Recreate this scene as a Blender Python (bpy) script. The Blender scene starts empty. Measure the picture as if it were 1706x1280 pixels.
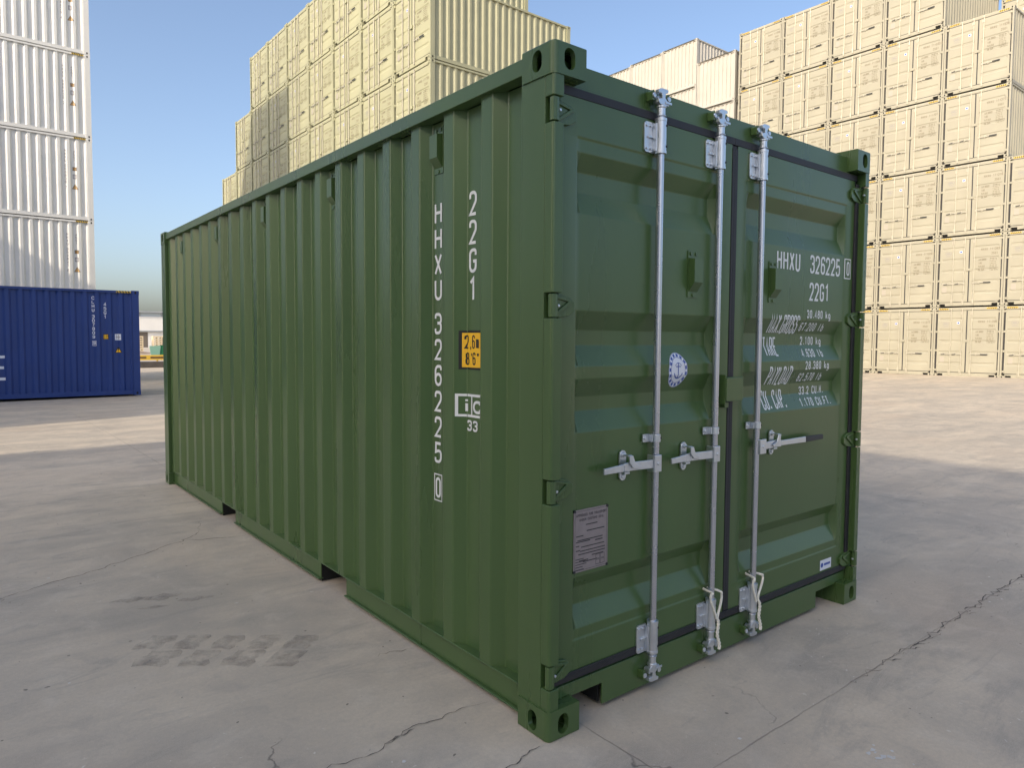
import bpy, bmesh, math, random
from math import radians, sin, cos, pi, sqrt, atan2
from mathutils import Vector, Matrix
random.seed(7)
scn = bpy.context.scene
COL = scn.collection

# ------------------------------------------------------------------ camera
W0, H0 = 1706.0, 1280.0
FPX = 1166.52
CAM = Vector((-1.7020, -1.8983, 1.5163))
YAW, PIT, ROL = 0.6682, -0.0531, 0.0056
PPX, PPY = 844.9, 628.3
cd = bpy.data.cameras.new("camera")
cam = bpy.data.objects.new("camera", cd)
COL.objects.link(cam)
cd.sensor_fit = 'HORIZONTAL'
cd.sensor_width = 36.0
cd.lens = 36.0 * FPX / W0
cd.shift_x = -(PPX - W0 / 2) / W0
cd.shift_y = (PPY - H0 / 2) / W0
cd.clip_start = 0.05
cd.clip_end = 3000
_f = Vector((sin(YAW) * cos(PIT), cos(YAW) * cos(PIT), sin(PIT)))
_r = Vector((cos(YAW), -sin(YAW), 0))
_u = _r.cross(_f)
_r2 = cos(ROL) * _r + sin(ROL) * _u
_u2 = -sin(ROL) * _r + cos(ROL) * _u
cam.matrix_world = Matrix(((_r2.x, _u2.x, -_f.x, CAM.x), (_r2.y, _u2.y, -_f.y, CAM.y), (_r2.z, _u2.z, -_f.z, CAM.z), (0, 0, 0, 1)))
scn.camera = cam

# ------------------------------------------------------------------ light
SUN_TRAVEL = Vector((1.0, 0.29, 0.0)).normalized()
SUN_EL = radians(27.4)
SUN_AZ = atan2(-SUN_TRAVEL.x, -SUN_TRAVEL.y)      # compass angle of the sun, from +y towards +x
w = bpy.data.worlds.new("World")
scn.world = w
w.use_nodes = True
nt = w.node_tree
bg = nt.nodes["Background"]
sky = nt.nodes.new("ShaderNodeTexSky")
sky.sky_type = 'NISHITA'
sky.sun_disc = False
sky.sun_elevation = SUN_EL
sky.sun_rotation = SUN_AZ
sky.altitude = 20
sky.air_density = 0.85
sky.dust_density = 3.6
sky.ozone_density = 1.1
nt.links.new(sky.outputs[0], bg.inputs[0])
bg.inputs[1].default_value = 0.15
sd = bpy.data.lights.new("sun", 'SUN')
sd.energy = 2.0
sd.angle = radians(0.5)
sd.color = (1.0, 0.87, 0.68)
sun = bpy.data.objects.new("sun", sd)
COL.objects.link(sun)
_d = Vector((SUN_TRAVEL.x * cos(SUN_EL), SUN_TRAVEL.y * cos(SUN_EL), -sin(SUN_EL)))
sun.rotation_euler = _d.to_track_quat('-Z', 'Y').to_euler()
sun.location = (-30, -10, 40)
vs = scn.view_settings
vs.view_transform = 'Standard'
vs.look = 'None'
vs.gamma = 1.0
vs.exposure = 0.82
vs.use_curve_mapping = False

# ------------------------------------------------------------------ materials
def mat(name, col, rough=0.5, metal=0.0, var=0.0, vscale=3.0, bump=0.0, bscale=200.0, spec=0.5, rvar=0.0, streak=False):
    m = bpy.data.materials.new(name)
    m.use_nodes = True
    t = m.node_tree
    b = t.nodes["Principled BSDF"]
    b.inputs["Base Color"].default_value = (*col, 1)
    b.inputs["Roughness"].default_value = rough
    b.inputs["Metallic"].default_value = metal
    b.inputs["Specular IOR Level"].default_value = spec
    if var or bump or rvar:
        tc = t.nodes.new("ShaderNodeTexCoord")
        src = tc.outputs["Object"]
        if streak:
            mp = t.nodes.new("ShaderNodeMapping")
            mp.inputs["Scale"].default_value = (1, 1, 0.12)
            t.links.new(src, mp.inputs["Vector"])
            vsrc = mp.outputs[0]
        else:
            vsrc = src
        n = t.nodes.new("ShaderNodeTexNoise")
        n.inputs["Scale"].default_value = vscale
        n.inputs["Detail"].default_value = 6
        n.inputs["Roughness"].default_value = 0.6
        t.links.new(vsrc, n.inputs["Vector"])
        if var:
            r = t.nodes.new("ShaderNodeMapRange")
            r.inputs[1].default_value = 0.3
            r.inputs[2].default_value = 0.7
            r.inputs[3].default_value = 1 - var
            r.inputs[4].default_value = 1 + var
            t.links.new(n.outputs[0], r.inputs[0])
            mx = t.nodes.new("ShaderNodeMix")
            mx.data_type = 'RGBA'
            mx.blend_type = 'MULTIPLY'
            mx.inputs[0].default_value = 1.0
            mx.inputs[6].default_value = (*col, 1)
            t.links.new(r.outputs[0], mx.inputs[7])
            t.links.new(mx.outputs[2], b.inputs["Base Color"])
        if rvar:
            r2 = t.nodes.new("ShaderNodeMapRange")
            r2.inputs[1].default_value = 0.3
            r2.inputs[2].default_value = 0.7
            r2.inputs[3].default_value = max(0.05, rough - rvar)
            r2.inputs[4].default_value = min(1, rough + rvar)
            t.links.new(n.outputs[0], r2.inputs[0])
            t.links.new(r2.outputs[0], b.inputs["Roughness"])
        if bump:
            n2 = t.nodes.new("ShaderNodeTexNoise")
            n2.inputs["Scale"].default_value = bscale
            n2.inputs["Detail"].default_value = 3
            t.links.new(src, n2.inputs["Vector"])
            bp = t.nodes.new("ShaderNodeBump")
            bp.inputs["Strength"].default_value = bump
            bp.inputs["Distance"].default_value = 0.002
            t.links.new(n2.outputs[0], bp.inputs["Height"])
            t.links.new(bp.outputs[0], b.inputs["Normal"])
    return m

GREEN = mat("green_paint", (0.060, 0.112, 0.034), 0.30, var=0.12, vscale=2.2, bump=0.10, bscale=45, spec=0.65, rvar=0.06, streak=True)
ZINC = mat("galvanised_steel", (0.66, 0.70, 0.75), 0.33, 0.88, var=0.06, vscale=18, rvar=0.05)
BARZ = mat("rod_steel", (0.56, 0.58, 0.64), 0.27, 0.9, var=0.03, vscale=4, rvar=0.03)
RUBBER = mat("black_rubber", (0.018, 0.018, 0.022), 0.55, var=0.2, vscale=8)
DARK = mat("painted_hole_shade", (0.01, 0.01, 0.01), 0.9)  # near black, painted in for the shade of holes and slots
WPAINT = mat("white_lettering", (0.74, 0.75, 0.74), 0.5)
YELLOW = mat("yellow_label", (0.88, 0.50, 0.02), 0.5)
BLACK = mat("black_ink", (0.012, 0.012, 0.012), 0.5)
GRIP = mat("black_grip", (0.035, 0.036, 0.038), 0.55)
STICKW = mat("white_sticker", (0.72, 0.74, 0.80), 0.35)
STICKB = mat("blue_sticker", (0.03, 0.08, 0.36), 0.35)
PLATE = mat("data_plate_metal", (0.30, 0.26, 0.26), 0.45, 0.35, var=0.08, vscale=30)
PLINK = mat("data_plate_ink", (0.05, 0.045, 0.05), 0.5)
ROPE = mat("white_rope", (0.78, 0.75, 0.66), 0.8, var=0.12, vscale=80, bump=0.5, bscale=300)
BOLT = mat("dark_bolt", (0.02, 0.022, 0.025), 0.5)
CREAM = mat("cream_paint", (0.330, 0.313, 0.245), 0.55, var=0.07, vscale=0.9, rvar=0.05)
CREAMY = mat("yellow_cream_paint", (0.345, 0.342, 0.222), 0.55, var=0.07, vscale=0.9, rvar=0.05)
PALE = mat("overexposed_cream", (0.42, 0.405, 0.365), 0.55, var=0.05, vscale=0.9)  # the same cream, lightened to paint in the overexposed sunlit ends
WHITE = mat("white_paint", (0.68, 0.68, 0.66), 0.5, var=0.05, vscale=1.2, rvar=0.05)
BLUE = mat("blue_paint", (0.014, 0.043, 0.195), 0.45, var=0.08, vscale=1.3, rvar=0.05)
LETTER = mat("brown_lettering", (0.17, 0.14, 0.09), 0.6)
GLETTER = mat("grey_lettering", (0.25, 0.24, 0.25), 0.6)
GPLATE = mat("grey_plate", (0.36, 0.33, 0.28), 0.5)
ROD = mat("cream_rod", (0.42, 0.395, 0.32), 0.45, 0.2)
ORANGE = mat("orange_label", (0.50, 0.30, 0.11), 0.5)

# ------------------------------------------------------------------ builders
class MB:
    def __init__(s):
        s.v, s.f, s.m = [], [], []
    def add(s, vs_, fs, m=0):
        o = len(s.v)
        s.v += [tuple(p) for p in vs_]
        for f in fs:
            s.f.append([i + o for i in f])
            s.m.append(m)
        return s
    def box(s, x0, x1, y0, y1, z0, z1, m=0):
        if x0 > x1: x0, x1 = x1, x0
        if y0 > y1: y0, y1 = y1, y0
        if z0 > z1: z0, z1 = z1, z0
        vs_ = [(x, y, z) for z in (z0, z1) for y in (y0, y1) for x in (x0, x1)]
        return s.add(vs_, [(0, 2, 3, 1), (4, 5, 7, 6), (0, 1, 5, 4), (2, 6, 7, 3), (0, 4, 6, 2), (1, 3, 7, 5)], m)
    def prism(s, pts, axis, a0, a1, m=0):
        """pts 2D polygon in the two other axes (x,y,z order), extruded along axis"""
        def mk(p, a):
            q = list(p)
            q.insert(axis, a)
            return tuple(q)
        n = len(pts)
        vs_ = [mk(p, a0) for p in pts] + [mk(p, a1) for p in pts]
        fs = [tuple(range(n))[::-1], tuple(range(n, 2 * n))]
        for i in range(n):
            j = (i + 1) % n
            fs.append((i, j, n + j, n + i))
        return s.add(vs_, fs, m)
    def tube(s, pts, r, seg=10, m=0, caps=True, closed=False):
        pts = [Vector(p) for p in pts]
        n = len(pts)
        rr = r if isinstance(r, (list, tuple)) else [r] * n
        rings = []
        up = None
        for i, p in enumerate(pts):
            if closed:
                t = (pts[(i + 1) % n] - pts[i - 1]).normalized()
            else:
                t = (pts[min(i + 1, n - 1)] - pts[max(i - 1, 0)]).normalized()
            if up is None:
                up = Vector((0, 0, 1)) if abs(t.z) < 0.9 else Vector((1, 0, 0))
            a = t.cross(up)
            if a.length < 1e-6:
                a = t.orthogonal()
            a.normalize()
            b = a.cross(t).normalized()
            up = b
            rings.append([p + (a * cos(2 * pi * k / seg) + b * sin(2 * pi * k / seg)) * rr[i] for k in range(seg)])
        vs_ = [q for rg in rings for q in rg]
        fs = []
        for i in range(n if closed else n - 1):
            i2 = (i + 1) % n
            for k in range(seg):
                k2 = (k + 1) % seg
                fs.append((i * seg + k, i * seg + k2, i2 * seg + k2, i2 * seg + k))
        if caps and not closed:
            fs.append(tuple(range(seg))[::-1])
            fs.append(tuple((n - 1) * seg + k for k in range(seg)))
        return s.add(vs_, fs, m)
    def cyl(s, p0, p1, r, seg=14, m=0):
        return s.tube([p0, p1], r, seg, m)
    def sheet(s, rows, m=0):
        """rows: list of equal-length vertex rows"""
        k = len(rows[0])
        vs_ = [p for r in rows for p in r]
        fs = []
        for i in range(len(rows) - 1):
            for j in range(k - 1):
                fs.append((i * k + j, i * k + j + 1, (i + 1) * k + j + 1, (i + 1) * k + j))
        return s.add(vs_, fs, m)
    def mesh(s, name, mats, smooth=False, fix=True):
        me = bpy.data.meshes.new(name)
        me.from_pydata(s.v, [], s.f)
        for mt in mats:
            me.materials.append(mt)
        me.polygons.foreach_set("material_index", s.m)
        if fix:
            bm = bmesh.new()
            bm.from_mesh(me)
            bmesh.ops.recalc_face_normals(bm, faces=bm.faces)
            bm.to_mesh(me)
            bm.free()
        if smooth:
            me.polygons.foreach_set("use_smooth", [True] * len(me.polygons))
            me.set_sharp_from_angle(angle=radians(40))
        me.update()
        return me
    def build(s, name, mats, parent=None, smooth=False, bevel=0, seg=2, fix=True, loc=None):
        if not isinstance(mats, (list, tuple)):
            mats = [mats]
        return obj(name, s.mesh(name, mats, smooth, fix), parent, bevel, seg, loc)

def obj(name, me, parent=None, bevel=0, seg=2, loc=None):
    o = bpy.data.objects.new(name, me)
    COL.objects.link(o)
    if parent:
        o.parent = parent
    if loc:
        o.location = loc
    if bevel:
        b = o.modifiers.new("bevel", 'BEVEL')
        b.width = bevel
        b.segments = seg
        b.limit_method = 'ANGLE'
        b.angle_limit = radians(22)
        b.harden_normals = True
        me.polygons.foreach_set("use_smooth", [True] * len(me.polygons))
    return o

def empty(name, loc=(0, 0, 0), rz=0.0):
    o = bpy.data.objects.new(name, None)
    COL.objects.link(o)
    o.location = loc
    o.rotation_euler = (0, 0, rz)
    o.empty_display_size = 0.2
    return o

def tag(o, label=None, cat=None, group=None, kind=None):
    if label: o["label"] = label
    if cat: o["category"] = cat
    if group: o["group"] = group
    if kind: o["kind"] = kind
    return o

def copy_tree(o, parent=None):
    c = o.copy()
    COL.objects.link(c)
    if parent:
        c.parent = parent
    for ch in list(o.children):
        copy_tree(ch, c)
    return c

# ------------------------------------------------------------------ stencil lettering (stroke font)
# each glyph: advance width ratio, list of (points, closed); points in a 0..1 cell; third value 1 = sharp corner
G = {
 '0': [([(0,0),(1,0),(1,1),(0,1)], 1)],
 'O': [([(0,0),(1,0),(1,1),(0,1)], 1)],
 'D': [([(0,0,1),(1,0),(1,1),(0,1,1)], 1)],
 '1': [([(.12,.80,1),(.6,1,1),(.6,0,1)], 0)],
 '2': [([(0,.72),(0,1),(1,1),(1,.58),(0,0,1),(1,0)], 0)],
 '3': [([(0,.78),(0,1),(1,1),(1,.53),(.35,.53)], 0), ([(.35,.53),(1,.53),(1,0),(0,0),(0,.24)], 0)],
 '4': [([(.78,0),(.78,1,1),(0,.26,1),(1.08,.26)], 0)],
 '5': [([(.95,1),(.08,1,1),(.03,.52,1),(.5,.60),(1,.58),(1,0),(0,0),(0,.22)], 0)],
 '6': [([(0,0),(1,0),(1,.58),(0,.58)], 1), ([(0,.35),(0,1),(1,1),(1,.80)], 0)],
 '7': [([(0,1),(1,1,1),(.35,0)], 0)],
 '8': [([(0,0),(1,0),(1,.53),(0,.53)], 1), ([(.05,.53),(.95,.53),(.95,1),(.05,1)], 1)],
 '9': [([(0,.42),(1,.42),(1,1),(0,1)], 1), ([(0,.2),(0,0),(1,0),(1,.65)], 0)],
 'H': [([(0,0),(0,1)], 0), ([(1,0),(1,1)], 0), ([(0,.52),(1,.52)], 0)],
 'X': [([(0,0),(1,1)], 0), ([(0,1),(1,0)], 0)],
 'U': [([(0,1),(0,0),(1,0),(1,1)], 0)],
 'G': [([(1,.75),(1,1),(0,1),(0,0),(1,0),(1,.47,1),(.55,.47)], 0)],
 'C': [([(1,.74),(1,1),(0,1),(0,0),(1,0),(1,.26)], 0)],
 'M': [([(0,0),(0,1,1),(.5,.35,1),(1,1,1),(1,0)], 0)],
 'A': [([(0,0),(.5,1,1),(1,0)], 0), ([(.18,.28),(.82,.28)], 0)],
 'R': [([(0,0),(0,1,1),(1,1),(1,.5),(0,.5)], 0), ([(.5,.5),(1,0)], 0)],
 'P': [([(0,0),(0,1,1),(1,1),(1,.46),(0,.46)], 0)],
 'B': [([(0,0,1),(1,0),(1,.52),(.1,.52)], 0), ([(.1,.52),(.92,.52),(.92,1),(0,1,1),(0,0,1)], 0)],
 'S': [([(1,.76),(1,1),(0,1),(0,.56),(1,.46),(1,0),(0,0),(0,.24)], 0)],
 'T': [([(0,1),(1,1)], 0), ([(.5,1),(.5,0)], 0)],
 'E': [([(1,1),(0,1,1),(0,0,1),(1,0)], 0), ([(0,.52),(.85,.52)], 0)],
 'F': [([(1,1),(0,1,1),(0,0)], 0), ([(0,.5),(.85,.5)], 0)],
 'Y': [([(0,1),(.5,.45,1),(.5,0)], 0), ([(1,1),(.5,.45)], 0)],
 'L': [([(0,1),(0,0,1),(1,0)], 0)],
 'N': [([(0,0),(0,1,1),(1,0,1),(1,1)], 0)],
 'K': [([(0,0),(0,1)], 0), ([(1,1),(0,.4)], 0), ([(.3,.55),(1,0)], 0)],
 'k': [([(0,0),(0,1)], 0), ([(.85,.62),(0,.25)], 0), ([(.3,.38),(.9,0)], 0)],
 'g': [([(0,.02),(.95,.02),(.95,.62),(0,.62)], 1), ([(.95,.5),(.95,-.28),(0,-.28)], 0)],
 'l': [([(.4,0),(.4,1)], 0)],
 'b': [([(0,1),(0,.1)], 0), ([(0,0),(1,0),(1,.62),(0,.62)], 1)],
 'm': [([(0,0),(0,.66,1),(.55,.66),(.55,0)], 0), ([(.55,.66),(1.1,.66),(1.1,0)], 0)],
 'i': [([(.5,0),(.5,.66)], 0), ([(.5,.84),(.5,1)], 0)],
 'c': [([(1,.5),(1,.68),(0,.68),(0,0),(1,0),(1,.2)], 0)],
 '.': [([(.35,0),(.35,.13)], 0)],
 ',': [([(.35,-.14),(.45,.12)], 0)],
 "'": [([(.5,.75),(.5,1)], 0)],
 '"': [([(.3,.75),(.3,1)], 0), ([(.75,.75),(.75,1)], 0)],
 '-': [([(.1,.5),(.9,.5)], 0)],
}

def fillet(pts, closed, r, seg=5):
    n = len(pts)
    out = []
    for i, p in enumerate(pts):
        P = Vector(p[:2])
        if (not closed and i in (0, n - 1)) or (len(p) > 2 and p[2]):
            out.append(P)
            continue
        A = Vector(pts[i - 1][:2])
        B = Vector(pts[(i + 1) % n][:2])
        a, b = A - P, B - P
        la, lb = a.length, b.length
        if la < 1e-9 or lb < 1e-9:
            continue
        a /= la
        b /= lb
        ang = a.angle(b)
        if ang > 3.05:
            out.append(P)
            continue
        d = min(r / math.tan(ang / 2), la * 0.499, lb * 0.499)
        rr = d * math.tan(ang / 2)
        c = P + (a + b).normalized() * (rr / sin(ang / 2))
        s0 = P + a * d - c
        s1 = P + b * d - c
        t = s0.angle(s1)
        for k in range(seg + 1):
            q = k / seg
            v = (s0 * sin((1 - q) * t) + s1 * sin(q * t)) / sin(t) if t > 1e-4 else s0
            out.append(c + v)
    return out

def stroke(pts, closed, wd):
    n = len(pts)
    L, R = [], []
    for i, p in enumerate(pts):
        if closed:
            a, b = pts[i] - pts[i - 1], pts[(i + 1) % n] - pts[i]
        else:
            a = pts[i] - pts[i - 1] if i else pts[1] - pts[0]
            b = pts[i + 1] - pts[i] if i < n - 1 else a
        if a.length < 1e-9: a = b
        if b.length < 1e-9: b = a
        a = a.normalized(); b = b.normalized()
        na, nb = Vector((-a.y, a.x)), Vector((-b.y, b.x))
        m = na + nb
        if m.length < 1e-6:
            m = na
        m.normalize()
        k = wd / 2 / max(0.5, m.dot(na))
        L.append(p + m * k)
        R.append(p - m * k)
    return L, R

def text_polys(text, h, cw, sw, adv):
    """2D strips (list of quads, layer) for a line of text; x from 0"""
    out = []
    x = 0.0
    for ch in text:
        if ch == ' ':
            x += adv * 0.8
            continue
        if ch in ".,'":
            gl, cwid, ad = G[ch], cw * 0.8, adv * 0.62
        else:
            gl, cwid, ad = G[ch], cw, adv
        for li, (pts, closed) in enumerate(gl):
            q = [((p[0] * (cwid - sw) + sw / 2 + x), p[1] * (h - sw) + sw / 2, p[2] if len(p) > 2 else 0) for p in pts]
            q2 = fillet(q, closed, cwid * 0.42)
            L, R = stroke(q2, closed, sw)
            n = len(L)
            for i in range(n if closed else n - 1):
                j = (i + 1) % n
                out.append(([R[i], R[j], L[j], L[i]], li))
        x += ad
    return out, x

def decal(name, items, mapf, cuts_u=(), cuts_v=(), mats=None, parent=None, eps=0.0004):
    """items: list of (polygon2d, layer, material index). Cut along the surface's folds, then laid on it with mapf(u,v,lift)."""
    bm = bmesh.new()
    lay = bm.faces.layers.int.new("lay")
    for poly, li, mi in items:
        vs_ = [bm.verts.new((p[0], p[1], 0)) for p in poly]
        try:
            f = bm.faces.new(vs_)
        except ValueError:
            continue
        f.material_index = mi
        f[lay] = li
    for c in cuts_u:
        bmesh.ops.bisect_plane(bm, geom=bm.verts[:] + bm.edges[:] + bm.faces[:], plane_co=(c, 0, 0), plane_no=(1, 0, 0), dist=1e-6)
    for c in cuts_v:
        bmesh.ops.bisect_plane(bm, geom=bm.verts[:] + bm.edges[:] + bm.faces[:], plane_co=(0, c, 0), plane_no=(0, 1, 0), dist=1e-6)
    done = set()
    for f in bm.faces:
        for v in f.verts:
            if v.index in done and v.index >= 0:
                pass
    bm.verts.index_update()
    lift = {}
    for f in bm.faces:
        for v in f.verts:
            lift[v] = max(lift.get(v, 0), f[lay])
    for v, l in lift.items():
        v.co = Vector(mapf(v.co.x, v.co.y, 0.0012 + eps * l))
    me = bpy.data.meshes.new(name)
    bm.to_mesh(me)
    bm.free()
    for m in mats:
        me.materials.append(m)
    me.update()
    return obj(name, me, parent)

def txt(items, text, x0, z0, h, cw, sw, adv, mi=0, base=0):
    ps, x = text_polys(text, h, cw, sw, adv)
    for q, li in ps:
        items.append(([(p.x + x0, p.y + z0) for p in q], li + base, mi))
    return x

def rect(items, x0, x1, z0, z1, mi=0, li=0):
    items.append(([(x0, z0), (x1, z0), (x1, z1), (x0, z1)], li, mi))

def frame_rect(items, x0, x1, z0, z1, t, mi=0, li=0):
    rect(items, x0, x1, z0, z0 + t, mi, li)
    rect(items, x0, x1, z1 - t, z1, mi, li)
    rect(items, x0, x0 + t, z0 + t, z1 - t, mi, li)
    rect(items, x1 - t, x1, z0 + t, z1 - t, mi, li)

# ------------------------------------------------------------------ ground
def smooth(a, b, x):
    t = min(1, max(0, (x - a) / (b - a)))
    return t * t * (3 - 2 * t)

def ground_z(x, y):
    d = math.hypot(x - 1.2, y - 3)
    z = max(-0.36, min(0.2, 0.0055 * x - 0.0062 * y))
    return z * smooth(4.5, 15, d)

def ground_material():
    m = bpy.data.materials.new("yard_concrete")
    m.use_nodes = True
    t = m.node_tree
    N, L = t.nodes, t.links
    b = N["Principled BSDF"]
    tc = N.new("ShaderNodeTexCoord")
    P = tc.outputs["Object"]
    def noise(sc, det=6, ro=0.6, dist=0.0, vec=None):
        n = N.new("ShaderNodeTexNoise")
        n.inputs["Scale"].default_value = sc
        n.inputs["Detail"].default_value = det
        n.inputs["Roughness"].default_value = ro
        n.inputs["Distortion"].default_value = dist
        L.new(vec or P, n.inputs["Vector"])
        return n.outputs[0]
    def rng(src, a, b_, c, d, clamp=True):
        r = N.new("ShaderNodeMapRange")
        r.clamp = clamp
        for i, v in enumerate((a, b_, c, d)):
            r.inputs[i + 1].default_value = v
        L.new(src, r.inputs[0])
        return r.outputs[0]
    def mth(op, a, b_=None):
        n = N.new("ShaderNodeMath")
        n.operation = op
        for i, v in enumerate((a, b_)):
            if v is None: continue
            if isinstance(v, (int, float)): n.inputs[i].default_value = v
            else: L.new(v, n.inputs[i])
        return n.outputs[0]
    def mix(f, a, b_, bt='MIX'):
        n = N.new("ShaderNodeMix")
        n.data_type = 'RGBA'
        n.blend_type = bt
        for i, v in ((0, f), (6, a), (7, b_)):
            if isinstance(v, (int, float)): n.inputs[i].default_value = v
            elif isinstance(v, tuple): n.inputs[i].default_value = (*v, 1)
            else: L.new(v, n.inputs[i])
        return n.outputs[2]
    mp = N.new("ShaderNodeMapping")
    mp.inputs["Rotation"].default_value = (0, 0, radians(22))
    mp.inputs["Scale"].default_value = (0.28, 1.0, 1.0)
    L.new(P, mp.inputs["Vector"])
    big = noise(0.22, 5, 0.55, 0.4)
    med = noise(1.1, 7, 0.62, 0.8)
    drag = noise(1.6, 7, 0.6, 0.6, mp.outputs[0])
    fine = noise(55, 4, 0.7)
    grit = noise(240, 2, 0.6)
    c = mix(rng(big, 0.35, 0.65, 0, 1), (0.524, 0.447, 0.350), (0.624, 0.520, 0.390))
    c = mix(rng(med, 0.43, 0.64, 0, 0.75), c, (0.418, 0.368, 0.305))
    c = mix(rng(drag, 0.50, 0.63, 0, 0.5), c, (0.337, 0.300, 0.251))
    c = mix(rng(drag, 0.46, 0.33, 0, 0.6), c, (0.723, 0.613, 0.467))
    # scuffs and drag marks running across the yard
    scuff = noise(3.2, 8, 0.72, 1.2, mp.outputs[0])
    c = mix(rng(scuff, 0.54, 0.61, 0, 0.42), c, (0.293, 0.263, 0.231))
    blot = noise(4.5, 6, 0.65, 0.5)
    c = mix(rng(blot, 0.53, 0.66, 0, 0.35), c, (0.698, 0.613, 0.496))
    c = mix(rng(blot, 0.46, 0.34, 0, 0.32), c, (0.312, 0.279, 0.242))
    # rusty, earthy tint in soft patches
    c = mix(rng(noise(0.55, 4, 0.5, 0.3), 0.52, 0.72, 0, 0.35), c, (0.574, 0.434, 0.301))
    c = mix(rng(fine, 0.3, 0.7, 0.0, 0.30), c, (0.275, 0.250, 0.219))
    c = mix(rng(grit, 0.35, 0.75, 0.0, 0.28), c, (0.749, 0.674, 0.555))
    # pale spalled specks, in groups
    sp = rng(noise(38, 2, 0.5, 0.6), 0.70, 0.76, 0, 1)
    grp = rng(noise(0.9, 3, 0.5), 0.50, 0.62, 0, 1)
    c = mix(mth('MULTIPLY', mth('MULTIPLY', sp, grp), 0.8), c, (0.76, 0.73, 0.67))
    dk = rng(noise(27, 1, 0.4, 0.0), 0.77, 0.80, 0, 1)
    c = mix(mth('MULTIPLY', dk, 0.7), c, (0.05, 0.05, 0.05))
    # hairline cracks: warped cell borders, kept only in places
    wv = N.new("ShaderNodeVectorMath")
    wv.operation = 'ADD'
    nz = N.new("ShaderNodeTexNoise")
    nz.inputs["Scale"].default_value = 2.2
    nz.inputs["Detail"].default_value = 5
    L.new(P, nz.inputs["Vector"])
    sc = N.new("ShaderNodeVectorMath")
    sc.operation = 'SCALE'
    sc.inputs["Scale"].default_value = 0.7
    L.new(nz.outputs[1], sc.inputs[0])
    L.new(P, wv.inputs[0])
    L.new(sc.outputs[0], wv.inputs[1])
    vo = N.new("ShaderNodeTexVoronoi")
    vo.feature = 'DISTANCE_TO_EDGE'
    vo.inputs["Scale"].default_value = 0.42
    L.new(wv.outputs[0], vo.inputs["Vector"])
    cr = rng(vo.outputs["Distance"], 0.0, 0.0028, 1, 0)
    keep = rng(noise(0.75, 3, 0.5), 0.57, 0.62, 0, 1)
    crm = mth('MULTIPLY', mth('MULTIPLY', cr, keep), 0.65)
    c = mix(crm, c, (0.07, 0.065, 0.06))
    # cast slab joints every few metres
    sx = N.new("ShaderNodeSeparateXYZ")
    L.new(P, sx.inputs[0])
    jw = noise(6, 3, 0.6)
    def joint(coord, off, per, wd):
        a = mth('ADD', coord, -off)
        a = mth('ADD', a, mth('MULTIPLY', mth('ADD', jw, -0.5), 0.02))
        a = mth('ABSOLUTE', mth('SUBTRACT', mth('FRACT', mth('ADD', mth('DIVIDE', a, per), 0.5)), 0.5))
        a = mth('MULTIPLY', a, per)
        return rng(a, 0.0, wd, 1, 0)
    jx = joint(sx.outputs[0], 0.20, 5.2, 0.006)
    jy = joint(sx.outputs[1], -0.465, 6.0, 0.005)
    jm = mth('MULTIPLY', mth('MULTIPLY', mth('MAXIMUM', jx, jy), 0.55), rng(noise(1.7, 4, 0.6), 0.35, 0.55, 0.1, 0.9))
    c = mix(jm, c, (0.055, 0.052, 0.05))
    L.new(c, b.inputs["Base Color"])
    L.new(rng(med, 0.3, 0.7, 0.62, 0.85), b.inputs["Roughness"])
    b.inputs["Specular IOR Level"].default_value = 0.35
    hsum = mth('ADD', mth('MULTIPLY', fine, 0.5), mth('ADD', mth('MULTIPLY', grit, 0.35), mth('MULTIPLY', mth('MAXIMUM', crm, jm), -2.0)))
    bp = N.new("ShaderNodeBump")
    bp.inputs["Strength"].default_value = 0.28
    bp.inputs["Distance"].default_value = 0.006
    L.new(hsum, bp.inputs["Height"])
    L.new(bp.outputs[0], b.inputs["Normal"])
    return m

GROUND = ground_material()
CRACK = mat("crack_dirt", (0.11, 0.10, 0.09), 0.95, var=0.3, vscale=20)  # dark strips for the cracks and ragged joint edges
DAMP = mat("tyre_dirt", (0.375, 0.332, 0.282), 0.85, var=0.25, vscale=14)
def ragged(m, lo, hi, amount, scale):
    """break a thin layer of dirt up so that the concrete shows through it"""
    t = m.node_tree
    tc = t.nodes.new("ShaderNodeTexCoord")
    n = t.nodes.new("ShaderNodeTexNoise")
    n.inputs["Scale"].default_value = scale
    n.inputs["Detail"].default_value = 8
    n.inputs["Roughness"].default_value = 0.7
    q = t.nodes.new("ShaderNodeMapRange")
    for i, v in enumerate((lo, hi, 0.0, amount)):
        q.inputs[i + 1].default_value = v
    t.links.new(tc.outputs["Object"], n.inputs["Vector"])
    t.links.new(n.outputs[0], q.inputs[0])
    t.links.new(q.outputs[0], t.nodes["Principled BSDF"].inputs["Alpha"])
ragged(DAMP, 0.38, 0.66, 0.5, 12)
ragged(CRACK, 0.34, 0.56, 0.85, 16)
CHIP = mat("spalled_concrete", (0.60, 0.59, 0.57), 0.9, var=0.1, vscale=30)

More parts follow.
